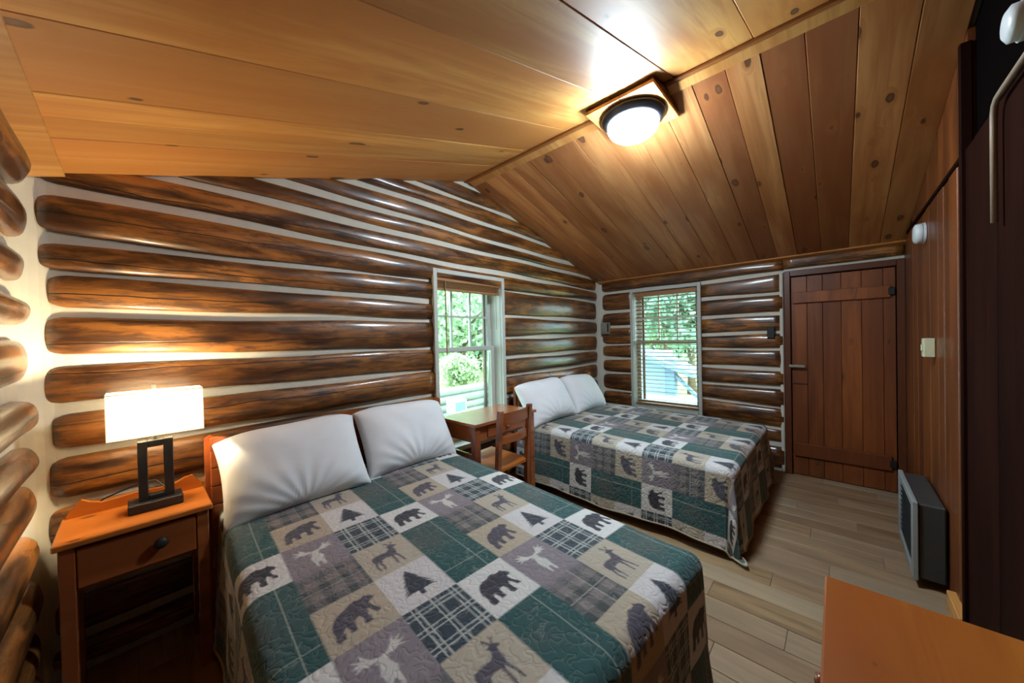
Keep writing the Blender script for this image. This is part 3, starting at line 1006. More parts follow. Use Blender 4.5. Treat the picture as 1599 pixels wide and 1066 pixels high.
def make_quilt(name, parent_loc, rotz, a, L, top_h, drop_end, hang, res, s0, t0, cw, rh, label, seed, flare=0.05, hang_foot=None, group='patchwork quilts'):
    """cloth over a bed; local x across, local -y to the foot. a = half width of the flat, L = flat length"""
    rho = 0.055
    q = rho * PI / 2
    ns = int(2 * (a + q + hang) / res) + 1
    hf = hang_foot or hang
    nt = int((L + q + hf) / res) + 1
    s = np.linspace(-(a + q + hang), a + q + hang, ns)
    tt = np.linspace(0.0, L + q + hf, nt)
    S, T = np.meshgrid(s, tt)
    os_ = np.maximum(np.abs(S) - a, 0)
    ot = np.maximum(T - L, 0)
    r = np.hypot(os_, ot)
    rr = np.maximum(r, 1e-9)
    ux, uy = os_ / rr * np.sign(S), ot / rr
    arc = np.minimum(r, q) / rho
    fall = np.maximum(r - q, 0)
    corner = np.minimum(os_, ot) / rr * 1.414      # 1 on the corner diagonal
    maxfall = top_h - drop_end - rho - 0.020
    fl = np.minimum(fall, maxfall)
    extra = fall - fl
    rs = np.random.RandomState(seed)
    p = rs.uniform(0, 6.28, 8)
    along = np.where(os_ > ot, T, S)
    fold = (0.010 * np.sin(along * 8 + p[0]) + 0.006 * np.sin(along * 19 + p[1])) * np.clip(fall / 0.3, 0, 1)
    fold += corner * 0.030 * np.sin(np.arctan2(ot, os_ + 1e-9) * 6 + p[2]) * np.clip(fall / 0.25, 0, 1)
    dx = rho * np.sin(arc) + flare * fl + 0.30 * extra + fold
    dz = rho * (1 - np.cos(arc)) + fl - 0.02 * extra
    X = np.clip(S, -a, a) + ux * dx
    Y = -(np.minimum(T, L) + uy * dx)
    tf = np.clip(T / L, 0, 1)
    topz = top_h - drop_end * tf
    und = 0.006 * vnoise(S * 0.35, T * 0.35, seed + 5)
    und -= 0.010 * np.clip((np.abs(S) / a) ** 4, 0, 1)
    Z = topz + und * np.clip(1 - fall * 4, 0, 1) - dz
    # hem wanders up and down a little
    Z = np.maximum(Z, 0.012)
    Z += np.clip(fl / maxfall, 0, 1) ** 3 * (0.012 * np.sin(along * 5.0 + p[3]) + 0.012) * np.where(corner > 0.35, 0.3, 1)
    co = np.stack([X, Y, Z], -1).reshape(-1, 3)
    idx = np.arange(ns * nt).reshape(nt, ns)
    quads = np.stack([idx[:-1, :-1], idx[1:, :-1], idx[1:, 1:], idx[:-1, 1:]], -1).reshape(-1, 4)
    me = bpy.data.meshes.new(name)
    me.vertices.add(len(co))
    me.vertices.foreach_set('co', co.ravel())
    me.loops.add(len(quads) * 4)
    me.loops.foreach_set('vertex_index', quads.ravel())
    me.polygons.add(len(quads))
    me.polygons.foreach_set('loop_start', np.arange(0, len(quads) * 4, 4))
    me.polygons.foreach_set('use_smooth', np.ones(len(quads), bool))
    me.update(calc_edges=True)
    col = quilt_print(S, T, s0, t0, cw, rh)
    ca = me.color_attributes.new('print', 'FLOAT_COLOR', 'POINT')
    rgba = np.ones((ns * nt, 4), np.float32)
    rgba[:, :3] = col.reshape(-1, 3)
    ca.data.foreach_set('color', rgba.ravel())
    uvl = me.uv_layers.new(name='cloth')
    uvs = np.stack([S, T], -1).reshape(-1, 2)[quads.ravel()]
    uvl.data.foreach_set('uv', uvs.astype(np.float32).ravel())
    me.validate()
    root = mobj(name, me, M['quilt'], None, parent_loc, (0, 0, rotz))
    tag(root, label, 'quilt', group)
    # rolled binding along the three hems
    P = np.stack([X, Y, Z], -1)
    path = list(P[:, 0][::8]) + list(P[-1, :][::8]) + list(P[:, -1][::-1][::8])
    obj('binding', tube(bmesh.new(), [tuple(v) for v in path], 0.006, 6), M['binding'], root, smooth=True)
    return root


# ------------------------------------------------------------------ beds
def make_bed(name, loc, rotz, hw, L, mat_top, label, head_pts, head_z, skew=0.0):
    root = empty(name, loc, rotz)
    tag(root, label, 'bed', 'double beds')
    obj('mattress', box((-hw + 0.03, -L + 0.03, 0.30), (hw - 0.03, -0.06, mat_top), 0.05, 4), M['mattress'], root, None, (0, 0, skew))
    obj('box_spring', box((-hw + 0.04, -L + 0.04, 0.15), (hw - 0.04, -0.06, 0.298), 0.01), M['mattress'], root, None, (0, 0, skew))
    for sx in (-1, 1):
        obj('side_rail', box((sx * (hw - 0.075) - 0.012, -L + 0.06, 0.10), (sx * (hw - 0.075) + 0.012, -0.07, 0.149), 0.004), M['head'], root, None, (0, 0, skew))
        obj('leg', box((sx * (hw - 0.10) - 0.025, -L + 0.08, 0), (sx * (hw - 0.10) + 0.025, -L + 0.13, 0.099), 0.004), M['head'], root, None, (0, 0, skew))
    # headboard of horizontal planks under a shaped top
    hb = empty('headboard', (0, 0, 0))
    hb.parent = root
    zs = [0.30, 0.40, 0.505, 0.61, 0.70, 0.79, 0.875]
    x0, x1 = head_pts[0][0], head_pts[-1][0]
    for a, b in zip(zs[:-1], zs[1:]):
        obj('plank', box((x0, -0.045, a + 0.0015), (x1, -0.022, b - 0.0015), 0.003), M['head'], hb)
    pts = [(x0, zs[-1] + 0.0015), (x1, zs[-1] + 0.0015)] + [(x, z) for x, z in head_pts[::-1]]
    bmx = prism(bmesh.new(), pts, 'y', -0.045, -0.022)
    obj('shaped_top', bmx, M['head'], hb)
    for sx, xx in ((-1, x0), (1, x1)):
        xa, xb = (xx - 0.018, xx + 0.03) if sx < 0 else (xx - 0.03, xx + 0.018)
        xm = (xa + xb) / 2
        bmx = prism(bmesh.new(), [(xa, 0.0), (xb, 0.0), (xb, head_z - 0.012), (xm, head_z + 0.004), (xa, head_z - 0.012)], 'y', -0.020, 0.010)
        obj('post', bmx, M['head'], hb)
    return root


def arch(x0, x1, ze, dip, zc):
    pts = [(x0, ze), (x0 + 0.03, ze + 0.006)]
    n = 24
    for i in range(n + 1):
        f = i / n
        x = x0 + 0.06 + (x1 - x0 - 0.12) * f
        u = abs(2 * f - 1)
        z = dip + (zc - dip) * 0.5 * (1 + math.cos(PI * min(1, u / 0.68)))
        if u > 0.72:
            z = dip + (ze - dip) * ((u - 0.72) / 0.28) ** 2
        pts.append((x, z))
    pts += [(x1 - 0.03, ze + 0.006), (x1, ze)]
    return pts


TH1 = math.radians(-3.5)
make_bed('bed', (1.185, -0.075, 0), 0, 0.66, 1.80, 0.545, 'double bed with plank headboard beside the lamp nightstand', arch(-0.68, 0.68, 0.935, 0.90, 0.955), 0.945, skew=TH1)
make_quilt('quilt', (1.19, -0.12, 0), TH1, 0.605, 1.79, 0.602, 0.035, 0.50, 0.0042, -0.324, 0.278, 0.195, 0.208, 'patchwork bear and deer quilt spread over the near bed', 4, hang_foot=0.46)
make_bed('bed', (3.475, -0.075, 0), 0, 0.68, 1.78, 0.545, 'double bed under the far window in the corner', arch(-0.70, 0.66, 0.945, 0.90, 0.955), 0.95)
make_quilt('quilt', (3.475, -0.12, 0), 0, 0.675, 1.735, 0.600, 0.035, 0.46, 0.0060, -0.753, 0.803, 0.197, 0.205, 'patchwork bear and deer quilt hanging over the far corner bed', 9, flare=0.07)


# ------------------------------------------------------------------ pillows
def pillow(loc, rx, ry, rz, w, h, th, label, seed):
    nu, nv = 64, 46
    rs = np.random.RandomState(seed)
    u = np.linspace(-1, 1, nu)
    v = np.linspace(-1, 1, nv)
    U, V = np.meshgrid(u, v)
    prof = (np.clip(1 - np.abs(U) ** 3.4, 0, 1) ** 0.52) * (np.clip(1 - np.abs(V) ** 3.0, 0, 1) ** 0.52)
    px = U * w / 2 * (1 - 0.055 * (1 - V ** 2) * np.abs(U) ** 2)
    py = V * h / 2 * (1 - 0.075 * (1 - U ** 2) * np.abs(V) ** 2)
    py = py - 0.040 * U ** 4 * np.sign(1) * (V > 0) * V
    wr = 0.012 * vnoise(U * 0.16, V * 0.13, seed) + 0.004 * vnoise(U * 0.35, V * 0.22, seed + 3)
    pull = 0.005 * np.sin(np.arctan2(V + 1.1, U) * 22 + seed) * np.exp(-((U) ** 2 + (V + 1.1) ** 2) * 1.4)
    zf = th * 0.60 * prof + (wr + pull) * np.clip(prof * 2, 0, 1)
    zb = -th * 0.40 * prof
    verts, faces = [], []
    for Z in (zf, zb):
        verts += list(zip(px.ravel(), py.ravel(), Z.ravel()))
    N = nu * nv
    for j in range(nv - 1):
        for i in range(nu - 1):
            a = j * nu + i
            faces.append((a, a + 1, a + nu + 1, a + nu))
            faces.append((N + a, N + a + nu, N + a + nu + 1, N + a + 1))
    me = bpy.data.meshes.new('pillow')
    me.from_pydata([tuple(map(float, p)) for p in verts], [], faces)
    bmx = bmesh.new()
    bmx.from_mesh(me)
    bmesh.ops.remove_doubles(bmx, verts=bmx.verts[:], dist=0.0004)
    bmx.to_mesh(me)
    bmx.free()
    o = mobj('pillow', me, M['cotton'], None, loc, (rx, ry, rz), smooth=True)
    tag(o, label, 'pillow', 'white pillows propped on headboards')
    return o


D = math.radians
pillow((0.838, -0.275, 0.765), D(57), D(-3), D(-4), 0.66, 0.47, 0.20, 'white pillow on the near bed next to the lamp', 11)
pillow((1.505, -0.245, 0.772), D(58), D(2), D(2), 0.66, 0.46, 0.20, 'white pillow on the near bed next to the desk', 23)
pillow((3.03, -0.255, 0.775), D(58), D(-2), D(-3), 0.68, 0.46, 0.20, 'white pillow on the far bed nearest the wooden chair', 31)
pillow((3.72, -0.255, 0.765), D(57), D(3), D(3), 0.68, 0.46, 0.20, 'white pillow on the far bed in the room corner', 47)

# ------------------------------------------------------------------ nightstand
n = empty('nightstand', (0.265, -0.20, 0))
tag(n, 'small wooden nightstand with one drawer and scalloped back rail', 'nightstand')
obj('top', box((-0.218, -0.152, 0.676), (0.218, 0.15, 0.70), 0.004), M['honey'], n)
pts = [(-0.208, 0.70), (0.215, 0.70), (0.213, 0.712), (0.20, 0.735), (0.178, 0.768), (0.15, 0.764), (0.12, 0.748), (0.06, 0.742), (0, 0.748), (-0.06, 0.740), (-0.11, 0.738), (-0.145, 0.752), (-0.165, 0.768), (-0.185, 0.745), (-0.205, 0.712)]
obj('back_rail', prism(bmesh.new(), pts, 'y', 0.128, 0.146), M['honey'], n)
for sx in (-1, 1):
    for sy, y in ((-1, -0.118), (1, 0.118)):
        obj('leg', box((sx * 0.185 - 0.02, y - 0.02, 0), (sx * 0.185 + 0.02, y + 0.02, 0.676), 0.003), M['cherry'], n)
obj('side_panel', box((-0.195, -0.098, 0.50), (-0.178, 0.098, 0.676), 0.002), M['cherry'], n)
obj('side_panel', box((0.178, -0.098, 0.50), (0.195, 0.098, 0.676), 0.002), M['cherry'], n)
obj('back_panel', box((-0.165, 0.11, 0.50), (0.165, 0.125, 0.676), 0.002), M['cherry'], n)
obj('bottom_panel', box((-0.175, -0.115, 0.50), (0.175, 0.108, 0.512), 0.002), M['cherry'], n)
dr = obj('drawer', box((-0.163, -0.137, 0.516), (0.163, -0.118, 0.664), 0.004), M['cherry'], n)
obj('knob', lathe(bmesh.new(), [(0.0, 0.034), (0.014, 0.032), (0.022, 0.024), (0.020, 0.015), (0.011, 0.010), (0.012, 0.0), (0, 0)], 20), M['black_wood'], dr, (0.055, -0.137, 0.60), (PI / 2, 0, 0), smooth=True)

# ------------------------------------------------------------------ table lamp
lp = empty('table_lamp', (0.318, -0.185, 0.70), D(0))
tag(lp, 'lit table lamp with rectangular white shade and black frame base', 'lamp')
obj('base', box((-0.088, -0.052, 0.0005), (0.080, 0.052, 0.038), 0.003), M['black_wood'], lp)
bmx = bmesh.new()
bx(bmx, (-0.056, -0.02, 0.0385), (-0.026, 0.02, 0.292), 0.002)
bx(bmx, (0.024, -0.02, 0.0385), (0.054, 0.02, 0.292), 0.002)
bx(bmx, (-0.0258, -0.02, 0.264), (0.0238, 0.02, 0.292), 0.002)
bx(bmx, (-0.0258, -0.02, 0.0385), (0.0238, 0.02, 0.058), 0.002)
obj('frame', bmx, M['black_wood'], lp)
obj('stem', tube(bmesh.new(), [(0, 0, 0.29), (0, 0, 0.34)], 0.007, 10), M['steel'], lp)
x0, x1, y0, y1, z0, z1, tk = -0.140, 0.156, -0.058, 0.072, 0.314, 0.504, 0.002
bmx = bmesh.new()
bx(bmx, (x0, y0, z0), (x1, y0 + tk, z1))
bx(bmx, (x0, y1 - tk, z0), (x1, y1, z1))
bx(bmx, (x0, y0 + tk, z0), (x0 + tk, y1 - tk, z1))
bx(bmx, (x1 - tk, y0 + tk, z0), (x1, y1 - tk, z1))
sh = obj('shade', bmx, M['shade'], lp)
for zz in (z0, z1 - 0.003):
    bmx = bmesh.new()
    bx(bmx, (x0 - 0.001, y0 - 0.001, zz), (x1 + 0.001, y0 + 0.0005, zz + 0.003))
    bx(bmx, (x0 - 0.001, y1 - 0.0005, zz), (x1 + 0.001, y1 + 0.001, zz + 0.003))
    bx(bmx, (x0 - 0.001, y0, zz), (x0 + 0.0005, y1, zz + 0.003))
    bx(bmx, (x1 - 0.0005, y0, zz), (x1 + 0.001, y1, zz + 0.003))
    obj('shade_edge', bmx, M['binding'], sh)
bmx = bmesh.new()
tube(bmx, [(x0, 0.0, z1 - 0.02), (x1, 0.0, z1 - 0.02)], 0.002, 6)
tube(bmx, [(0, 0, z1 - 0.02), (0, 0, z1 + 0.004)], 0.003, 6)
obj('shade_spider', bmx, M['steel'], sh)
obj('finial', box((-0.007, -0.007, z1 + 0.004), (0.007, 0.007, z1 + 0.03), 0.002), M['steel'], lp)
obj('bulb', lathe(bmesh.new(), [(0, -0.035), (0.012, -0.03), (0.016, -0.01), (0.026, 0.012), (0.028, 0.028), (0.02, 0.045), (0, 0.052)], 20, (0, 0, 0.39)), M['bulb'], lp, smooth=True)
obj('cord', tube(bmesh.new(), [(0.02, 0.05, 0.012), (0.03, 0.075, 0.05), (0.0, 0.105, 0.085), (-0.05, 0.125, 0.085), (-0.10, 0.15, 0.06), (-0.16, 0.17, 0.035), (-0.20, 0.19, 0.0)], 0.0035, 8), M['black'], lp, smooth=True)
bl = bpy.data.lights.new('lamp_bulb_light', 'POINT')
bl.energy = LAMP_W
bl.color = LAMP_COL
bl.shadow_soft_size = 0.03
o = bpy.data.objects.new('bulb_light', bl)
COL.objects.link(o)
o.parent = lp
o.location = (0, 0, 0.44)

# ------------------------------------------------------------------ desk
d = empty('desk', (2.25, -0.265, 0))
tag(d, 'small red-brown wooden desk under the near window', 'desk')
obj('top', box((-0.35, -0.215, 0.756), (0.35, 0.215, 0.78), 0.004), M['cherry'], d)
for sx in (-1, 1):
    for sy in (-1, 1):
        obj('leg', box((sx * 0.308 - 0.026, sy * 0.172 - 0.026, 0), (sx * 0.308 + 0.026, sy * 0.172 + 0.026, 0.756), 0.003), M['cherry'], d)
    obj('side_apron', box((sx * 0.316 - 0.01, -0.145, 0.635), (sx * 0.316 + 0.01, 0.145, 0.756), 0.002), M['cherry'], d)
    obj('side_stretcher', box((sx * 0.308 - 0.01, -0.145, 0.50), (sx * 0.308 + 0.01, 0.145, 0.545), 0.002), M['cherry'], d)
obj('back_apron', box((-0.28, 0.168, 0.635), (0.28, 0.186, 0.756), 0.002), M['cherry'], d)
obj('front_apron', box((-0.28, -0.18, 0.640), (0.28, -0.165, 0.756), 0.002), M['cherry'], d)
dd = obj('drawer', box((-0.20, -0.190, 0.655), (0.20, -0.181, 0.742), 0.003), M['cherry'], d)
obj('knob', lathe(bmesh.new(), [(0.0, 0.022), (0.012, 0.02), (0.014, 0.012), (0.007, 0.006), (0.008, 0), (0, 0)], 16), M['cherry'], dd, (0, -0.190, 0.70), (PI / 2, 0, 0), smooth=True)

# ------------------------------------------------------------------ chair
c = empty('wooden_chair', (2.155, -0.40, 0), D(2))
tag(c, 'wooden ladder-back chair tucked in at the desk', 'chair')
for sx in (-1, 1):
    # back post with a slight rake, tapered at the foot
    bmx = bmesh.new()
    prof = [(-0.175, 0.0), (-0.195, 0.25), (-0.20, 0.45), (-0.215, 0.68), (-0.235, 0.885)]
    left = [(y - 0.017, z) for y, z in prof]
    rightp = [(y + 0.017, z) for y, z in prof[::-1]]
    prism(bmx, left + rightp, 'x', sx * 0.165 - 0.017, sx * 0.165 + 0.017)
    obj('back_post', bmx, M['cherry'], c)
    obj('leg', box((sx * 0.175 - 0.016, 0.175 - 0.016, 0), (sx * 0.175 + 0.016, 0.175 + 0.016, 0.435), 0.003), M['cherry'], c)
    obj('side_stretcher', tube(bmesh.new(), [(sx * 0.17, -0.175, 0.19), (sx * 0.175, 0.165, 0.19)], 0.010, 8), M['cherry'], c, smooth=True)
    obj('side_rail', box((sx * 0.168 - 0.009, -0.175, 0.395), (sx * 0.168 + 0.009, 0.155, 0.437), 0.002), M['cherry'], c)
obj('rear_stretcher', tube(bmesh.new(), [(-0.15, -0.187, 0.16), (0.15, -0.187, 0.16)], 0.010, 8), M['cherry'], c, smooth=True)
obj('front_stretcher', tube(bmesh.new(), [(-0.16, 0.175, 0.24), (0.16, 0.175, 0.24)], 0.010, 8), M['cherry'], c, smooth=True)


def slat(z0, z1, y):
    bmx = bmesh.new()
    n_ = 10
    rows = []
    for k in range(n_ + 1):
        x = -0.148 + 0.296 * k / n_
        yy = y - 0.022 * (1 - (2 * k / n_ - 1) ** 2)
        rows.append([bmx.verts.new((x, yy + dy, z)) for dy, z in ((-0.007, z0), (0.007, z0), (0.007, z1 - 0.004), (-0.007, z1 - 0.004))])
    for k in range(n_):
        for j in range(4):
            bmx.faces.new((rows[k][j], rows[k + 1][j], rows[k + 1][(j + 1) % 4], rows[k][(j + 1) % 4]))
    bmx.faces.new(rows[0])
    bmx.faces.new(rows[-1][::-1])
    bmesh.ops.recalc_face_normals(bmx, faces=bmx.faces[:])
    return bmx


obj('back_slat', slat(0.785, 0.868, -0.228), M['cherry'], c)
obj('back_slat', slat(0.640, 0.700, -0.212), M['cherry'], c)
# scooped plank seat
bmx = bmesh.new()
nx, ny = 18, 16
g0, g1 = [], []
for j in range(ny + 1):
    r0, r1 = [], []
    for i in range(nx + 1):
        fx, fy = 2 * i / nx - 1, j / ny
        wdt = 0.172 + 0.025 * fy
        y = -0.205 + 0.42 * fy
        z = 0.470 - 0.016 * (1 - fx ** 2) * math.sin(PI * min(1, fy * 1.15)) - 0.012 * (1 - fx ** 2) * (1 - fy)
        if abs(fx) == 1 or fy in (0, 1):
            z -= 0.005
        r0.append(bmx.verts.new((fx * wdt, y, z)))
        r1.append(bmx.verts.new((fx * (wdt - 0.006), y, 0.4375)))
    g0.append(r0)
    g1.append(r1)
for j in range(ny):
    for i in range(nx):
        bmx.faces.new((g0[j][i], g0[j][i + 1], g0[j + 1][i + 1], g0[j + 1][i]))
        bmx.faces.new((g1[j][i], g1[j + 1][i], g1[j + 1][i + 1], g1[j][i + 1]))
for j in range(ny):
    bmx.faces.new((g0[j][0], g0[j + 1][0], g1[j + 1][0], g1[j][0]))
    bmx.faces.new((g0[j][nx], g1[j][nx], g1[j + 1][nx], g0[j + 1][nx]))
for i in range(nx):
    bmx.faces.new((g0[0][i], g1[0][i], g1[0][i + 1], g0[0][i + 1]))
    bmx.faces.new((g0[ny][i], g0[ny][i + 1], g1[ny][i + 1], g1[ny][i]))
bmesh.ops.recalc_face_normals(bmx, faces=bmx.faces[:])
obj('seat', bmx, M['honey'], c, smooth=False)

# ------------------------------------------------------------------ dresser
dz = empty('dresser', (1.05, -2.565, 0))
tag(dz, 'honey pine dresser whose top shows at the lower right corner', 'dresser')
obj('top', box((-0.47, -0.215, 0.726), (0.447, 0.218, 0.75), 0.004), M['honey'], dz)
obj('side_panel', box((-0.45, -0.205, 0.06), (-0.43, 0.19, 0.726), 0.002), M['honey'], dz)
obj('side_panel', box((0.41, -0.205, 0.06), (0.43, 0.19, 0.726), 0.002), M['honey'], dz)
obj('back_panel', box((-0.43, -0.205, 0.06), (0.41, -0.195, 0.726)), M['honey'], dz)
obj('plinth', box((-0.45, -0.20, 0.0), (0.43, 0.18, 0.06), 0.003), M['cherry'], dz)
for k in range(3):
    z0 = 0.075 + k * 0.217
    dw = obj('drawer', box((-0.425, 0.17, z0), (0.405, 0.20, z0 + 0.205), 0.004), M['honey'], dz)
    for xx in (-0.25, 0.23):
        obj('knob', lathe(bmesh.new(), [(0.0, 0.034), (0.014, 0.032), (0.018, 0.022), (0.009, 0.010), (0.010, 0), (0, 0)], 16), M['cherry'], dw, (xx, 0.20, z0 + 0.11), (-PI / 2, 0, 0), smooth=True)

# ------------------------------------------------------------------ ceiling light
cl = empty('ceiling_light', (2.315, -1.495, 2.70))
tag(cl, 'round frosted ceiling light with dark ring on a square pine mount', 'ceiling light')
obj('mount_board', box((-0.205, -0.200, 0.0), (0.205, -0.010, 0.018), 0.002), M['trim_pine'], cl)
obj('mount_board', box((-0.205, -0.008, 0.0), (0.205, 0.200, 0.018), 0.002), M['trim_pine'], cl)
for yy in (-0.196, 0.178):
    bmx = prism(bmesh.new(), [(-0.20, 0.0182), (0.19, 0.0182), (0.19, 0.040), (0.0, 0.090), (-0.20, 0.034)], 'y', yy, yy + 0.018)
    obj('end_panel', bmx, M['frame'], cl)
obj('ring', lathe(bmesh.new(), [(0.10, -0.001), (0.178, -0.001), (0.182, -0.012), (0.176, -0.024), (0.168, -0.030), (0.160, -0.042), (0.148, -0.050), (0.138, -0.047), (0.138, -0.03), (0.10, -0.02)], 56), M['bronze'], cl, smooth=True)
obj('glass_dome', lathe(bmesh.new(), [(0.1375, -0.048), (0.144, -0.058), (0.143, -0.072), (0.132, -0.092), (0.108, -0.112), (0.075, -0.126), (0.038, -0.134), (0.0, -0.136)], 48), M['dome'], cl, smooth=True)
obj('finial', lathe(bmesh.new(), [(0.0, -0.1362), (0.008, -0.137), (0.009, -0.144), (0.0, -0.150)], 14), M['steel'], cl, smooth=True)

# ------------------------------------------------------------------ wall heater
h = empty('wall_heater', (3.40, YB + 0.012, 0.05))
tag(h, 'charcoal wall heater with grey front frame low on the partition', 'heater')
obj('body', box((-0.285, 0.0, 0.0), (0.285, 0.098, 0.405), 0.006), M['heater_dark'], h)
bmx = bmesh.new()
bx(bmx, (-0.30, 0.099, -0.008), (-0.245, 0.121, 0.415), 0.003)
bx(bmx, (0.255, 0.099, -0.008), (0.30, 0.121, 0.415), 0.003)
bx(bmx, (-0.2448, 0.099, 0.375), (0.2548, 0.121, 0.415), 0.003)
bx(bmx, (-0.2448, 0.099, -0.008), (0.2548, 0.121, 0.03), 0.003)
obj('front_frame', bmx, M['heater_grey'], h)
obj('grille_back', box((-0.2446, 0.0985, 0.031), (0.2546, 0.102, 0.374)), M['heater_hole'], h)
me = None
for k in range(11):
    z = 0.048 + k * 0.031
    if me is None:
        me = obj('louver', box((-0.2444, -0.006, -0.001), (0.2544, 0.006, 0.001)), M['heater_dark'], h, (0, 0.110, z), (D(40), 0, 0)).data
    else:
        mobj('louver', me, None, h, (0, 0.110, z), (D(40), 0, 0))

# ------------------------------------------------------------------ small wall fittings
s = empty('light_switch', (3.44, YB + 0.006, 1.285))
tag(s, 'cream surface-mounted light switch on the board partition', 'switch')
obj('box', box((-0.036, 0, -0.055), (0.036, 0.045, 0.055), 0.003), M['cream'], s)
obj('rocker', box((-0.010, 0.0452, -0.018), (0.010, 0.052, 0.018), 0.002), M['cream'], s)
s = empty('smoke_detector', (3.70, YB + 0.006, 2.005))
tag(s, 'white round smoke detector high on the partition by the door', 'smoke detector')
obj('base', lathe(bmesh.new(), [(0, 0), (0.066, 0), (0.066, 0.012), (0, 0.012)], 32), M['plastic'], s, None, (-PI / 2, 0, 0), smooth=False)
obj('cover', lathe(bmesh.new(), [(0.062, 0.0145), (0.064, 0.02), (0.060, 0.042), (0.045, 0.050), (0, 0.052)], 32), M['plastic'], s, None, (-PI / 2, 0, 0), smooth=True)
obj('gap_ring', lathe(bmesh.new(), [(0.056, 0.0118), (0.058, 0.015)], 32), M['black'], s, None, (-PI / 2, 0, 0))
s = empty('wall_fitting', (2.02, YB + 0.016, 2.28))
tag(s, 'white round fitting at the top right corner of the picture', 'fitting')
obj('base', lathe(bmesh.new(), [(0, 0), (0.055, 0), (0.055, 0.012), (0, 0.012)], 32), M['plastic'], s, None, (-PI / 2, 0, 0))
obj('cover', lathe(bmesh.new(), [(0.05, 0.0125), (0.05, 0.03), (0.035, 0.04), (0, 0.042)], 32), M['plastic'], s, None, (-PI / 2, 0, 0), smooth=True)
pp = [(1.60, 2.15), (2.12, 2.15), (2.20, 2.148), (2.225, 2.135), (2.236, 2.11), (2.238, 2.06), (2.236, 1.75)]
s = obj('conduit_pipe', tube(bmesh.new(), [(x, YB + 0.032, z) for x, z in pp], 0.0085, 12, ref=(0, 1, 0)), M['pipe'], smooth=True)
tag(s, 'pale bent conduit pipe on the dark partition at the upper right', 'pipe')
s = empty('metal_box', (W - 0.022, -0.080, 1.50))
tag(s, 'small grey metal box mounted in the log corner beside the blind', 'metal box')
obj('housing', box((-0.02, -0.068, -0.078), (0.022, 0.05, 0.072), 0.004), M['greybox'], s)
obj('cover_plate', box((-0.027, -0.034, -0.055), (-0.0202, 0.044, 0.066), 0.002), M['greybox'], s)
obj('side_slot', box((-0.026, -0.062, -0.055), (-0.0202, -0.044, 0.06), 0.002), M['black'], s)
obj('base_strip', box((-0.025, -0.066, -0.088), (0.02, 0.046, -0.079), 0.001), M['steel'], s)
obj('cable', tube(bmesh.new(), [(-0.005, 0.03, 0.07), (-0.004, 0.038, 0.10), (0.0, 0.045, 0.125)], 0.004, 8), M['pipe'], s)
s = obj('dark_switch_plate', box((W - 0.030, -1.922, 1.335), (W + 0.035, -1.862, 1.45), 0.004), M['black'])
tag(s, 'small black box on the logs between the blind and the plank door', 'switch box')

# ------------------------------------------------------------------ outdoors
ground = obj('ground', box((-25, -25, -0.6), (45, 45, -0.45)), M['grass'], kind='structure')


def foliage(center, rad, nleaf, size, seed, mat, parent, squash=1.0):
    rs = np.random.RandomState(seed)
    ncl = 26
    cc = rs.normal(0, 1, (ncl, 3))
    cc /= np.linalg.norm(cc, axis=1)[:, None]
    cc *= rs.uniform(0.25, 0.85, (ncl, 1))
    w = rs.randint(0, ncl, nleaf)
    P = cc[w] + rs.normal(0, 0.17, (nleaf, 3))
    P *= np.array([rad[0], rad[1], rad[2]])
    P += np.array(center)
    A = rs.normal(0, 1, (nleaf, 3))
    A /= np.linalg.norm(A, axis=1)[:, None]
    B = np.cross(A, rs.normal(0, 1, (nleaf, 3)))
    B /= np.linalg.norm(B, axis=1)[:, None]
    sz = size * rs.uniform(0.6, 1.4, (nleaf, 1))
    v = np.stack([P - A * sz, P - B * sz * 0.5, P + A * sz, P + B * sz * 0.5], 1).reshape(-1, 3)
    f = np.arange(nleaf * 4).reshape(-1, 4)
    me = bpy.data.meshes.new('foliage')
    me.from_pydata(v.tolist(), [], f.tolist())
    o = mobj('foliage', me, M[mat], parent, kind='stuff')
    return o


def tree(x, y, h, crown, mat, label, seed, name='tree', nleaf=5000, size=0.13, trunk=0.14):
    root = empty(name, (x, y, -0.45))
    tag(root, label, 'tree' if name == 'tree' else 'shrub', 'trees and shrubs outside')
    rg = random.Random(seed)
    bmx = bmesh.new()
    ctr = h - crown[2] * 0.8
    tube(bmx, [(0, 0, 0), (0.08, 0.03, ctr * 0.5), (0.02, 0.1, ctr), (0.1, 0.0, h - 0.3 * crown[2])], [trunk, trunk * 0.8, trunk * 0.55, trunk * 0.15], 10)
    for k in range(6):
        a = rg.uniform(0, 6.28)
        z = ctr * rg.uniform(0.55, 1.0)
        e = crown[0] * rg.uniform(0.4, 0.75)
        tube(bmx, [(0.04, 0.05, z), (e * 0.5 * math.cos(a), e * 0.5 * math.sin(a), z + 0.35 * e), (e * math.cos(a), e * math.sin(a), z + 0.6 * e)], [trunk * 0.35, trunk * 0.22, trunk * 0.08], 7)
    obj('trunk', bmx, M['bark'], root, smooth=True)
    foliage((0, 0, ctr), crown, nleaf, size, seed, mat, root)
    return root


# seen through the window by the desk
tree(7.2, 6.2, 4.4, (2.0, 2.0, 2.0), 'leaf0', 'leafy tree outside the near window, closest to the glass', 1, nleaf=6500, size=0.10)
tree(14.5, 13.5, 7.4, (4.4, 4.4, 4.2), 'leaf1', 'tall full tree far behind outside the near window', 2, nleaf=9000, size=0.20)
tree(8.0, 10.6, 5.6, (2.5, 2.5, 2.6), 'leaf2', 'pale green tree at the left of the near window view', 5, nleaf=7000, size=0.14)
tree(5.75, 4.55, 1.50, (0.70, 0.70, 0.50), 'leaf2', 'low round shrub outside the near window behind the log wall', 3, name='shrub', nleaf=3200, size=0.055, trunk=0.02)
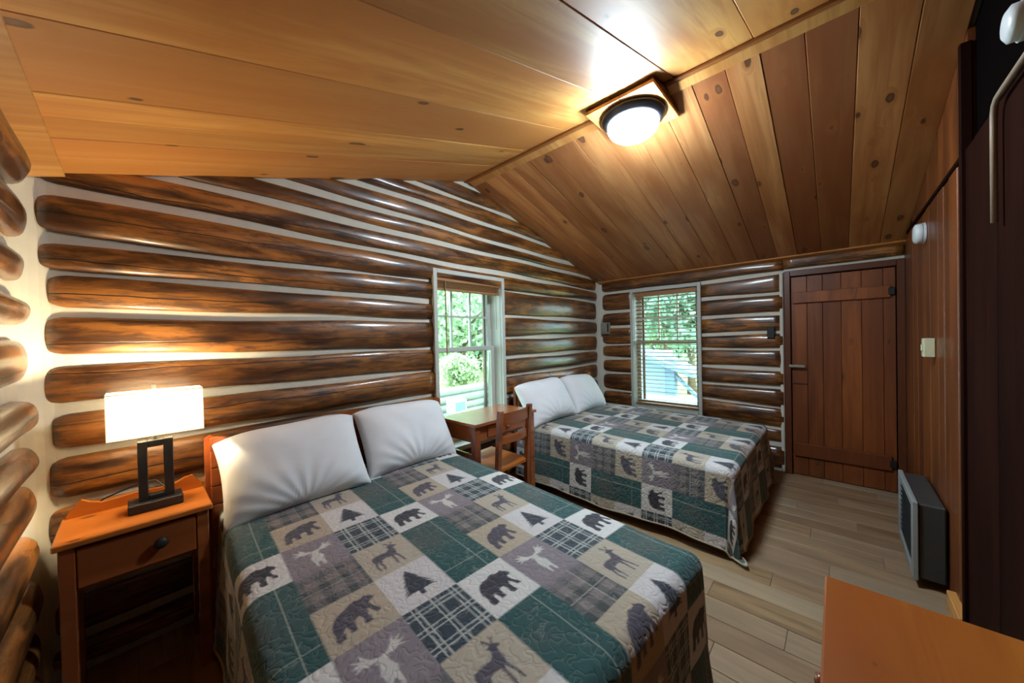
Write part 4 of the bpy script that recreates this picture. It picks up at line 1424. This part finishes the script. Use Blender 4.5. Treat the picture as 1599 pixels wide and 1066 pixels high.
# weathered log retaining wall with a white utility box before it
lw = empty('log_retaining_wall', (5.4, 3.55, -0.45))
tag(lw, 'low weathered log wall seen through the near window', 'log wall', None)
for k in range(5):
    r_ = 0.085 + 0.008 * (k % 2)
    obj('log', tube(bmesh.new(), [(-2.4, 0.02 * (k % 2), 0.09 + k * 0.165), (0.2, 0.03, 0.09 + k * 0.165), (2.6, 0.0, 0.09 + k * 0.165)], [r_, r_ * 1.05, r_ * 0.95], 12), M['weathered'], lw, smooth=True)
ub = empty('utility_box', (4.54, 3.1, -0.45))
tag(ub, 'white utility box on a post outside the near window', 'utility box')
obj('post', box((-0.04, -0.04, 0), (0.04, 0.04, 0.42), 0.004), M['siding_dark'], ub)
obj('housing', box((-0.16, -0.12, 0.42), (0.16, 0.12, 0.66), 0.01), M['plastic'], ub)
obj('front_panel', box((-0.125, -0.13, 0.45), (0.125, -0.121, 0.63), 0.004), M['siding_dark'], ub)

# seen through the blind: trees behind a pale blue porch
tree(11.9, 0.9, 4.4, (1.8, 1.8, 1.9), 'leaf1', 'full green tree outside the blind-covered window, nearest the porch', 6, nleaf=6000, size=0.12)
tree(16.4, 3.2, 5.4, (2.3, 2.3, 2.4), 'leaf0', 'full green tree outside the blind-covered window, behind the porch roof', 8, nleaf=6500, size=0.14)
tree(23.0, 5.2, 7.6, (3.8, 3.8, 4.0), 'leaf2', 'distant pale tree outside the blind-covered window', 12, nleaf=6500, size=0.22)
wd = empty('woodland', (0, 0, -0.45), kind='stuff')
wd['label'] = 'distant belt of woodland beyond the lawn outside'
wd['category'] = 'woodland'
foliage((38, 12, 3.0), (6, 22, 5.5), 9000, 0.5, 77, 'leaf1', wd)
foliage((20, 36, 3.0), (24, 6, 5.5), 9000, 0.5, 78, 'leaf0', wd)
pr = empty('porch', (9.6, 0.9, -0.45))
tag(pr, 'pale blue neighbouring porch seen through the lowered blind', 'porch')
for k in range(9):
    obj('siding_board', box((0.0, -0.2, k * 0.16), (0.03, 2.4, k * 0.16 + 0.155), 0.003), M['siding'], pr)
obj('post', box((-0.55, -0.42, 0), (-0.33, -0.20, 1.25), 0.006), M['siding_dark'], pr)
bmx = prism(bmesh.new(), [(-0.9, 0.95), (1.2, 1.75), (2.6, 1.75), (2.6, 1.62), (1.2, 1.60), (-0.9, 0.84)], 'x', -0.8, 0.2)
obj('roof', bmx, M['siding_dark'], pr)
bmx = prism(bmesh.new(), [(-0.95, 0.35), (-0.86, 0.35), (-0.32, 0.90), (-0.41, 0.90)], 'x', -0.50, -0.40)
obj('brace', bmx, M['siding_dark'], pr)
for k in range(3):
    obj('deck_step', box((-1.2 - 0.3 * k, -1.2, 0), (-0.9 - 0.3 * k, 2.2, 0.42 - 0.14 * k), 0.004), M['siding'], pr)
